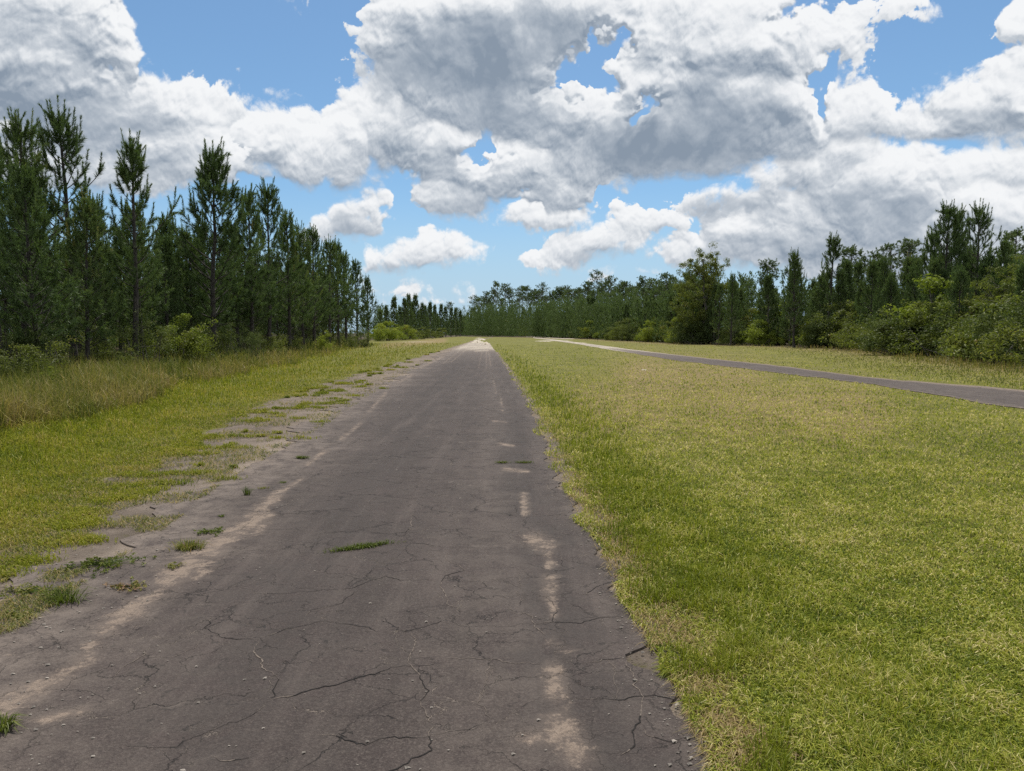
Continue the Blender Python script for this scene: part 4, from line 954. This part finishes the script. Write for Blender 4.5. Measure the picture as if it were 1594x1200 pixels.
# bushes along the wood edges
for i, px, by, ty, wide, lab in [
    (0, 288, 573, 488, 1.25, 'bright yellow-green bush at the foot of the big cone-shaped pine'), (1, 152, 580, 492, 1.0, 'tall grey-green bush behind the bare trunk of the tallest pine'), (3, 60, 589, 506, 1.1, 'dark bush under the two-topped pine'),
    (1, 256, 575, 476, 1.1, 'tall twiggy bush right of the thin open pine'), (0, 75, 613, 570, 1.2, 'low leafy bush in front of the dark bush at the left'), (0, 8, 641, 604, 1.4, 'yellowish bush in the tall grass at the left edge'), (1, 150, 607, 572, 1.0, 'bush hiding the foot of the tallest pine'),
    (3, 192, 576, 500, 1.1, 'dark bush between the two bare trunks'), (2, 432, 558, 532, 1.2, 'small rounded bush standing before the slim pine'), (0, 505, 549, 514, 1.0, 'pale bush under the blunt triple top'), (3, 360, 567, 504, 1.0, 'dark bush at the right foot of the big cone-shaped pine'),
    (1, 462, 552, 511, 1.0, 'grey-green bush below the stepping skyline'), (1, 545, 543, 511, 1.0, 'bush near the end of the left wood'), (3, 402, 564, 511, .9, 'dark bush under the slim pine'), (2, 570, 541, 518, 1.0, 'bush at the very end of the left wood'), (3, 12, 599, 502, 1.2, 'dark tall bush cut by the left edge of the view'),
    (3, 562, 540.5, 506, 1.3, 'dark bush between the last two pines of the left wood'), (3, 105, 590, 524, 1.0, 'dark bush left of the bare trunk of the tallest pine'), (1, 318, 568, 486, 1.0, 'shaded bush between the long-limbed pine and the cone-shaped pine')]:
    set_tree(bush_n, i, px, by, ty, lab, 'bush', 'bushes along the left wood edge', None, wide)
for i, px, by, ty, wide, lab in [
    (0, 1206, 537, 464, 1.5, 'bright green bush left of the dark narrow pine'), (1, 1180, 536, 478, 1.2, 'green bush right of the big leafy tree'), (4, 1262, 541, 500, 1.1, 'low bright bush between the dark narrow pine and the spreading one'), (1, 1318, 542, 468, 1.3, 'green bush right of the spreading candle top'),
    (3, 1392, 553, 472, 1.25, 'dark rounded bush standing forward of the right wood'), (2, 1362, 546, 470, 1.2, 'olive bush left of the forward rounded bush'), (0, 1462, 553, 420, 1.35, 'tall bright yellow-green bush under the left-hand spire'), (3, 1440, 554, 470, 1.2, 'dark bush under the tall bright one'),
    (3, 1492, 556, 470, 1.3, 'dark leathery bush under the bare stem'), (1, 1530, 558, 462, 1.3, 'grey-green bush right of the bare stem'), (2, 1566, 562, 440, 1.3, 'tall dull green bush near the right edge'), (3, 1592, 567, 470, 1.3, 'dark bush cut by the right edge'),
    (4, 1344, 543, 485, 1.1, 'pale bush between the green and the olive bush'), (3, 1060, 535, 492, 1.1, 'dark bush at the left foot of the big leafy tree'), (2, 1150, 536.5, 495, 1.1, 'low bush at the right foot of the big leafy tree'), (2, 1425, 551, 455, 1.1, 'olive bush behind the forward rounded bush'),
    (1, 1545, 560, 500, 1.2, 'low grey bush before the tall dull green one'), (3, 1292, 541.5, 490, 1.1, 'dark bush at the foot of the spreading candle top'), (4, 1500, 559, 508, 1.0, 'low yellowish bush before the dark leathery one')]:
    set_tree(bush_f, i, px, by, ty, lab, 'bush', 'bushes along the right wood edge', None, wide)
for px, by, ty, i in [(592, 531, 500, 4), (601, 530.5, 497, 0), (612, 530, 500, 0), (622, 529.5, 503, 4), (634, 529, 505, 1), (646, 528.5, 507, 2), (658, 528, 508, 1), (672, 527, 509, 2), (686, 526, 510, 1)]:
    set_tree(bush_f, i, px, by, ty, 'pale green far bush at the foot of the low stand beyond the left wood', 'bush', 'far bushes beyond the left wood', None, 1.3)
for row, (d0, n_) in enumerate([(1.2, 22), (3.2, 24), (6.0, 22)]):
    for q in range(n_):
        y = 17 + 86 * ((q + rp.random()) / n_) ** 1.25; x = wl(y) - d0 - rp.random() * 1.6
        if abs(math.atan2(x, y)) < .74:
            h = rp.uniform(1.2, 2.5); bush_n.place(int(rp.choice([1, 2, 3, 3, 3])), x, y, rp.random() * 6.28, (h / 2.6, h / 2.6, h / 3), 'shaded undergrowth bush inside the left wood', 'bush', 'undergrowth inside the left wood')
for row, (d0, n_) in enumerate([(1.5, 22), (4.5, 22), (8.0, 16)]):
    for q in range(n_):
        y = 30 + 130 * ((q + rp.random()) / n_) ** 1.3; x = wr(y) + d0 + rp.random() * 1.8
        if math.atan2(x, y) < .72:
            h = rp.uniform(2.4, 4.2) * (1 if y < 100 else 1.2); bush_f.place(int(rp.choice([1, 2, 2, 3, 3, 3, 0])), x, y, rp.random() * 6.28, (h / 3, h / 3, h / 3.3), 'undergrowth bush inside the right wood', 'bush', 'undergrowth inside the right wood')
px = 700.0
while px < 1050:
    set_tree(bush_f, int(rp.choice([1, 2, 2, 3, 3, 0])), px, far_base(px) + .3, far_base(px) - np.interp(px, [700, 1050], [22, 30]) * rp.uniform(.6, 1.15), 'far bush at the foot of the young pines across the field', 'bush', 'bushes along the far wood edge', None, rp.uniform(1.1, 1.7))
    px += rp.uniform(9, 16)
set_tree(bush_f, 1, 716, 522.6, 497, 'large rounded far bush where the road meets the far wood', 'bush', None, None, 1.5)
for k_ in (near, mid, far, tall, bush_n, bush_f, lt): k_.drop_unused()
# ---------------------------------------------------------------- grass
rg = np.random.default_rng(77)
def blades(name, label, mat, x, y, ln, w, lean, var, z=0.0):
    """one bent blade per point"""
    n = len(x); a = rg.random(n) * 2 * np.pi; h = np.stack([np.cos(a), np.sin(a), np.zeros(n)], 1); ln = ln[:, None]; le = lean[:, None]
    p0 = np.stack([x, y, np.full(n, z) - 0.004], 1)
    sd = np.stack([-np.sin(a), np.cos(a), np.zeros(n)], 1); tw = rg.normal(0, .5, (n, 1)); sd = unit(sd + h * tw) * (w * .5)[:, None]
    p1 = p0 + h * ln * le * .35 + UP * ln * .55 * np.sqrt(np.maximum(.05, 1 - (le * .6) ** 2)); p2 = p0 + h * ln * le * .95 + UP * ln * np.maximum(.12, 1 - le ** 1.5 * .85)
    V = np.stack([p0 - sd, p0 + sd, p1 + sd * .8, p1 - sd * .8, p2], 1).reshape(-1, 3)
    b = np.arange(n) * 5
    Q = np.stack([b, b + 1, b + 2, b + 3], 1); T = np.stack([b + 3, b + 2, b + 4], 1)
    o = link(name, mesh_np(name, V, [Q, T], [mat], dict(var=np.repeat(np.clip(var, 0, 1), 5))), kind='stuff')
    o['label'] = label
    return o
def polar(n, d0, d1, a0, a1, pw=1.0):
    u = rg.random(n); d = 1 / ((1 / d0) ** pw + u * ((1 / d1) ** pw - (1 / d0) ** pw)) ** (1 / pw); a = np.radians(rg.uniform(a0, a1, n))
    return d * np.sin(a), d * np.cos(a), d
def far_fac(d, d0=4.0, p=.75): return np.maximum(1, d / d0) ** p
def edge_r(y): return xr(y) + (fbm(y * 1.7, y * 0 + 2, 41) - .5) * .35
# mown field to the right of the road
x, y, d = polar(430000, 2.0, 95, -9, 50)
def off_road(x, y): return ~in_r2(x, y + (fbm(x * .9, y * .9, 81) - .5) * 2.2 + (fbm(x * 4, y * 4, 82) - .5) * 1.2)
keep = (x > edge_r(y) - .02) & (x < wr(y) - 2) & off_road(x, y)
bare = np.exp(-((x - xr(y) - .12) / .2) ** 2) * (y < 12) * (fbm(x * 2.3, y * 2.3, 43) > .46) * .8
px_, py_ = project(np.stack([x, y, x * 0], 1)); bare = np.maximum(bare, capsules(px_, py_, [(1000, 965, 1040, 990, 14), (1085, 1110, 1180, 1170, 24), (1140, 1130, 1250, 1200, 22)]) * .95)
keep &= rg.random(len(x)) > bare
x, y, d = x[keep], y[keep], d[keep]; px_, py_ = px_[keep], py_[keep]
cl = fbm(x * 1.1, y * 1.1, 51); c2 = fbm(x * 4.5, y * 4.5, 52); c3 = fbm(x * .25, y * .25, 53)
dryz = np.clip(capsules(px_, py_, [(930, 640, 1010, 632, 55), (1100, 640, 1320, 648, 65), (1000, 590, 1150, 600, 45)]) * 1.2, 0, 1)
strip = np.exp(-((x - xr(y) - .75) / .55) ** 2)
var = .47 + .38 * (cl - .5) + .75 * (c2 - .5) + .42 * (c3 - .5) + rg.normal(0, .30, len(x)) + .26 * dryz * (fbm(x * .7, y * .35, 55) > .45) - .12 * strip
ln = (.030 + .035 * c2) * rg.uniform(.6, 1.5, len(x)) * (1 + .7 * strip) * far_fac(d, 6, .35); lean = np.clip(rg.normal(.92, .22, len(x)) - .35 * strip, .15, 1.15)
blades('lawn_grass', 'short mown yellow-green grass over the field right of the road', M['lawn'], x, y, ln, .0048 * far_fac(d, 3.5, .78) * rg.uniform(.7, 1.3, len(x)), lean, var, .012)
# taller bright strip along the right edge of the road
x, y, d = polar(120000, 2.2, 60, -9, 22)
off = x - edge_r(y); ctr = .55 + .25 * (fbm(y * .8, y * 0, 44) - .5); keep = (np.abs(off - ctr) < .42 * rg.random(len(x)) ** .5 * 1.25) & (off > 0.03) & (fbm(x * 2.1, y * 2.1, 45) > .40)
x, y, d = x[keep], y[keep], d[keep]
blades('fringe_grass', 'taller bright green grass fringing the right edge of the road', M['verge'], x, y, rg.uniform(.06, .16, len(x)), .0045 * far_fac(d, 3.5, .7), np.clip(rg.normal(.5, .2, len(x)), .1, 1), .32 + .4 * (fbm(x * 2, y * 2, 46) - .5) + rg.normal(0, .13, len(x)), .012)
# left verge between the bare shoulder and the wood
x, y, d = polar(460000, 3.4, 110, -50, -1)
off = off_left(x, y); lw = x - wl(y)
dens = np.clip(off / .25 + .3, .0, 1); keep = (off > 0) & (lw > -1.5) & (rg.random(len(x)) < dens)
x, y, d, off, lw = x[keep], y[keep], d[keep], off[keep], lw[keep]
cl = fbm(x * .8, y * .8, 64); c2 = fbm(x * 3.3, y * 3.3, 65)
ln = (.05 + .09 * np.clip(off / 2.2, 0, 1) + .10 * np.clip(1 - lw / 3, 0, 1)) * rg.uniform(.5, 1.4, len(x)) * (0.6 + .8 * c2) * far_fac(d, 12, .3)
var = .46 + .65 * (cl - .5) + .75 * (c2 - .5) + rg.normal(0, .23, len(x)) + .14 * np.clip(1 - off / .8, 0, 1)
blades('verge_grass', 'loose yellow-green grass on the left verge', M['verge'], x, y, ln, .005 * far_fac(d, 4.5, .75), np.clip(rg.normal(.6, .25, len(x)), .05, 1.1), var)
# scattered turf patches on the bare shoulder
cy = 1 / (1 / 4.2 + rg.random(900) * (1 / 60 - 1 / 4.2)); cx = xg(cy) + rg.random(900) * np.maximum(.5, xl(cy) - xg(cy) + .2); cd = np.hypot(cx, cy); so = cx - xg(cy)
pr = np.clip(1.05 - so / np.maximum(.4, xl(cy) - xg(cy)), .06, 1) * (fbm(cx * 1.2, cy * 1.2, 66) > .42); keep = rg.random(len(cx)) < pr; cx, cy, cd = cx[keep], cy[keep], cd[keep]
m = 90; R_ = rg.uniform(.03, .15, len(cx)) * far_fac(cd, 9, .2)
x = (cx[:, None] + rg.normal(0, 1, (len(cx), m)) * R_[:, None] * .8).ravel(); y = (cy[:, None] + rg.normal(0, 1, (len(cx), m)) * R_[:, None] * .5).ravel(); d = np.repeat(cd, m)
blades('shoulder_grass', 'thin turf patches creeping over the bare left shoulder', M['verge'], x, y, rg.uniform(.03, .085, len(x)) * far_fac(d, 9, .4), .0048 * far_fac(d, 4.5, .8), np.clip(rg.normal(.75, .25, len(x)), .1, 1.1), .48 + np.repeat(rg.normal(0, .14, len(cx)), m) + rg.normal(0, .14, len(x)), .008)
# dead blades and thatch lying on the bare strip beside the road
x, y, d = polar(90000, 2.1, 26, -9, 24); off = x - xr(y); keep = (off > -.06) & (off < .55) & (rg.random(len(x)) < np.exp(-((off - .14) / .2) ** 2)) & (fbm(x * 1.9, y * 1.9, 47) > .38)
x, y, d = x[keep], y[keep], d[keep]
blades('thatch', 'dry pale thatch lying along the broken right edge of the road', M['straw'], x, y, rg.uniform(.03, .10, len(x)), .0035 * far_fac(d, 3.5, .8), np.clip(rg.normal(1.08, .08, len(x)), .8, 1.15), .8 + rg.normal(0, .16, len(x)), .014)
x, y, d = polar(260000, 3.2, 40, -50, -2); keep = (x > xg(y) - .5) & (x < xl(y) + .15) & (fbm(x * 2.2, y * 2.2, 48) > .42); x, y, d = x[keep], y[keep], d[keep]
blades('litter', 'dry stalks and dead roots scattered on the bare left shoulder', M['straw'], x, y, rg.uniform(.02, .09, len(x)), .0032 * far_fac(d, 4, .8), np.clip(rg.normal(1.08, .08, len(x)), .8, 1.15), .55 + rg.normal(0, .33, len(x)), .010)
# tall weeds at the foot of the woods
def tall(name, label, x, y, d, ln, var, mat): blades(name, label, mat, x, y, ln, .006 * far_fac(d, 5, .72), np.clip(rg.normal(.45, .25, len(x)), .05, 1.1), var)
x, y, d = polar(230000, 9, 112, -50, -8); lw = x - wl(y); hz = fbm(x * .55, y * .55, 71); wdt = 1.1 + 1.8 * fbm(y * .35, y * 0, 72)
keep = (lw < wdt) & (lw > -3.5) & (rg.random(len(x)) < .35 + .65 * hz); x, y, d, lw, hz = x[keep], y[keep], d[keep], lw[keep], hz[keep]
tall('tall_grass', 'tall green and straw-coloured grass along the foot of the left wood', x, y, d, (.40 + .85 * hz) * rg.uniform(.5, 1.25, len(x)) * np.clip(1.15 - .28 * np.maximum(lw, 0), .4, 1), .41 + 1.1 * (fbm(x * .6 + 9, y * .6, 73) - .5) + rg.normal(0, .15, len(x)), M['straw'])
x, y, d = polar(110000, 14, 190, 3, 50); lw = wr(y) - x; hz = fbm(x * .45, y * .45, 74)
keep = (lw < 7) & (lw > -2) & off_road(x, y) & (rg.random(len(x)) < np.clip(1.1 - lw / 8, .2, 1)); x, y, d, lw, hz = x[keep], y[keep], d[keep], lw[keep], hz[keep]
tall('meadow_grass', 'knee-high brownish grass along the foot of the right wood', x, y, d, (.12 + .30 * np.clip(1 - lw / 2.5, 0, 1)) * (.5 + hz) * rg.uniform(.5, 1.3, len(x)), .42 + .6 * (hz - .5) + .18 * np.clip(1 - lw / 2.5, 0, 1) + rg.normal(0, .14, len(x)), M['straw'])

# ---------------------------------------------------------------- single tufts and weeds rooted in the road
def tuft(px, py, rx, n, ln, label, cat='grass tuft', name='grass_tuft', mat='weed', flat=.55, var=.5, w=.005, ry=None, z=.014):
    cx, cy = ground_at(px, py); x1, _ = ground_at(px + rx, py); rx_ = abs(x1 - cx) * .55; ry_ = rx_ * (ry or .7)
    x = rg.normal(0, rx_ * .5, n); y = rg.normal(0, ry_ * .5, n); a = np.arctan2(y, x) + rg.normal(0, .6, n)
    h = np.stack([np.cos(a), np.sin(a), np.zeros(n)], 1); L = (ln * rg.uniform(.45, 1.15, n))[:, None]; le = np.clip(rg.normal(flat, .22, n), .05, 1.15)[:, None]
    p0 = np.stack([x, y, np.zeros(n) - .004], 1); sd = np.stack([-np.sin(a), np.cos(a), rg.normal(0, .4, n)], 1); sd = unit(sd) * w * .5
    p1 = p0 + h * L * le * .45 + UP * L * .55 * np.sqrt(np.maximum(.05, 1 - (le * .6) ** 2)); p2 = p0 + h * L * le + UP * L * np.maximum(.08, 1 - le ** 1.5 * .9)
    V = np.stack([p0 - sd, p0 + sd, p1 + sd * .85, p1 - sd * .85, p2], 1).reshape(-1, 3); b = np.arange(n) * 5
    me = mesh_np(name, V, [np.stack([b, b + 1, b + 2, b + 3], 1), np.stack([b + 3, b + 2, b + 4], 1)], [M[mat]], dict(var=np.repeat(np.clip(var + rg.normal(0, .15, n), 0, 1), 5)))
    return describe(link(name, me, None, (cx, cy, z)), label, cat)
def weed(px, py, rx, n, label, var=.3, ry=.4, size=.012, mat='weed', name='weed', z=.016):
    """low creeping weed of small leaves"""
    cx, cy = ground_at(px, py); x1, _ = ground_at(px + rx, py); rx_ = abs(x1 - cx); S_ = Soup()
    m = max(10, n // 9); C = np.stack([rg.normal(0, rx_ * .42, m), rg.normal(0, rx_ * ry * .8, m), np.full(m, .012)], 1)
    leaves(S_, C, rg.uniform(.008, .030, m), max(5, n // m), size, rg, var, .5, .8)
    for q in range(m): tube(S_, np.stack([np.array([0, 0, .006]), C[q] * .5 + [0, 0, .006], C[q]]), np.array([.0016, .0014, .001]), 3)
    me = S_.mesh(name, M[mat]); o = link(name, me, None, (cx, cy, z)); return describe(o, label, 'weed')
tuft(100, 940, 38, 190, .13, 'spiky grey-green grass tuft on the dusty left side of the road', flat=.72, var=.45)
tuft(294, 856, 34, 330, .085, 'full round grass tuft rooted in the sand at the left road edge', flat=.62, var=.6)
tuft(4, 1140, 22, 120, .09, 'grass tuft cut by the left edge at the bottom', flat=.7, var=.55)
tuft(385, 772, 10, 60, .10, 'small blue-green upright tuft on the left shoulder', flat=.35, var=.2)
tuft(345, 806, 7, 40, .03, 'tiny green sprig on the asphalt beyond the full round tuft', flat=.8, var=.3)
tuft(440, 753, 8, 45, .035, 'tiny sprig on the sandy band, farther than the other sprigs', flat=.8, var=.4)
tuft(410, 762, 12, 60, .03, 'flat dry sprig beside the sandy band', flat=.9, var=.85)
tuft(470, 715, 13, 260, .06, 'wide low grass tuft on the far part of the bare shoulder', flat=.75, var=.4, ry=.5)
tuft(782, 722, 16, 130, .045, 'left one of two weeds growing across the right wheel track', flat=.75, var=.35, ry=.3)
tuft(815, 722, 22, 170, .045, 'right one of two weeds growing across the right wheel track', flat=.75, var=.4, ry=.3)
o_ = tuft(563, 855, 78, 700, .05, 'long narrow green tuft growing from a crack in the middle of the road', flat=.7, var=.38, ry=.16); o_.rotation_euler.z = R(28)
weed(165, 882, 62, 700, 'wide mat of creeping green weed on the left shoulder', .35, .4)
weed(325, 832, 24, 260, 'small mat of green weed just behind the full round grass tuft', .25, .5)
weed(205, 918, 38, 260, 'dry brown creeping weed on sand near the spiky tuft', .93, .4)
weed(272, 886, 14, 110, 'small dry weed below the full round grass tuft', .85, .4)
weed(30, 965, 26, 200, 'straggling brown weed below the spiky tuft at the left', .85, .5)
weed(40, 925, 60, 420, 'long strip of withered weed along the broken left road edge', .8, .3)
for q, (a, b, rx, lab) in enumerate([(935, 830, 14, 'green runner of grass creeping onto the road beside the field, farthest of its kind'), (958, 860, 18, 'runner of grass creeping over the broken right road edge, next nearer than the farthest one'), (975, 897, 9, 'small runner of grass on the right road edge, tiniest of its kind'),
   (1000, 945, 28, 'broad runner of grass spreading over the right road edge beside dry thatch'), (1085, 1108, 24, 'bright runner of grass nearest to the viewer on the right road edge'), (1050, 1052, 22, 'runner of grass on the notch in the right road edge')]):
    tuft(a, b, rx, 200, .07, lab, 'grass runner', 'grass_runner', 'verge', .95, .45, ry=.8)

def gravel():
    """loose chips and grit along the broken road edges"""
    S_ = Soup(); n = 2600; y = 1 / (1 / 2.3 + rg.random(n) * (1 / 26 - 1 / 2.3)); side = rg.random(n)
    x = np.where(side < .62, xl(y) + rg.normal(-.25, .55, n), np.where(side < .90, xr(y) + rg.normal(-.02, .09, n), xl(y) + rg.random(n) * (xr(y) - xl(y))))
    sz = rg.uniform(.0022, .0065, n) * rg.choice([1, 1, 1, 1.7], n) * far_fac(y, 6, .35)
    d = unit(np.array([[1, 0, 0], [-.5, .87, 0], [-.5, -.87, 0], [0, 0, 1.0], [.6, .5, .6], [-.7, .1, .6], [.1, -.7, .6]]))
    T = np.array([[0, 4, 6], [0, 1, 4], [1, 5, 4], [1, 2, 5], [2, 6, 5], [2, 0, 6], [4, 3, 6], [4, 5, 3], [5, 6, 3]])
    V = np.stack([x, y, np.full(n, .014)], 1)[:, None] + d[None] * sz[:, None, None] * rg.uniform(.6, 1.2, (n, 7, 1)) * np.array([1.2, 1.0, .8])
    S_.add(V.reshape(-1, 3), T=(T[None] + (np.arange(n) * 7)[:, None, None]).reshape(-1, 3))
    o = link('gravel', S_.mesh('gravel', M['stone']), kind='stuff'); o['label'] = 'loose grit and chips along the crumbling road edges'
M['stone'] = plain_mat('stone_chips', (0.10, 0.088, 0.078), (0.36, 0.32, 0.28), 9)
gravel()
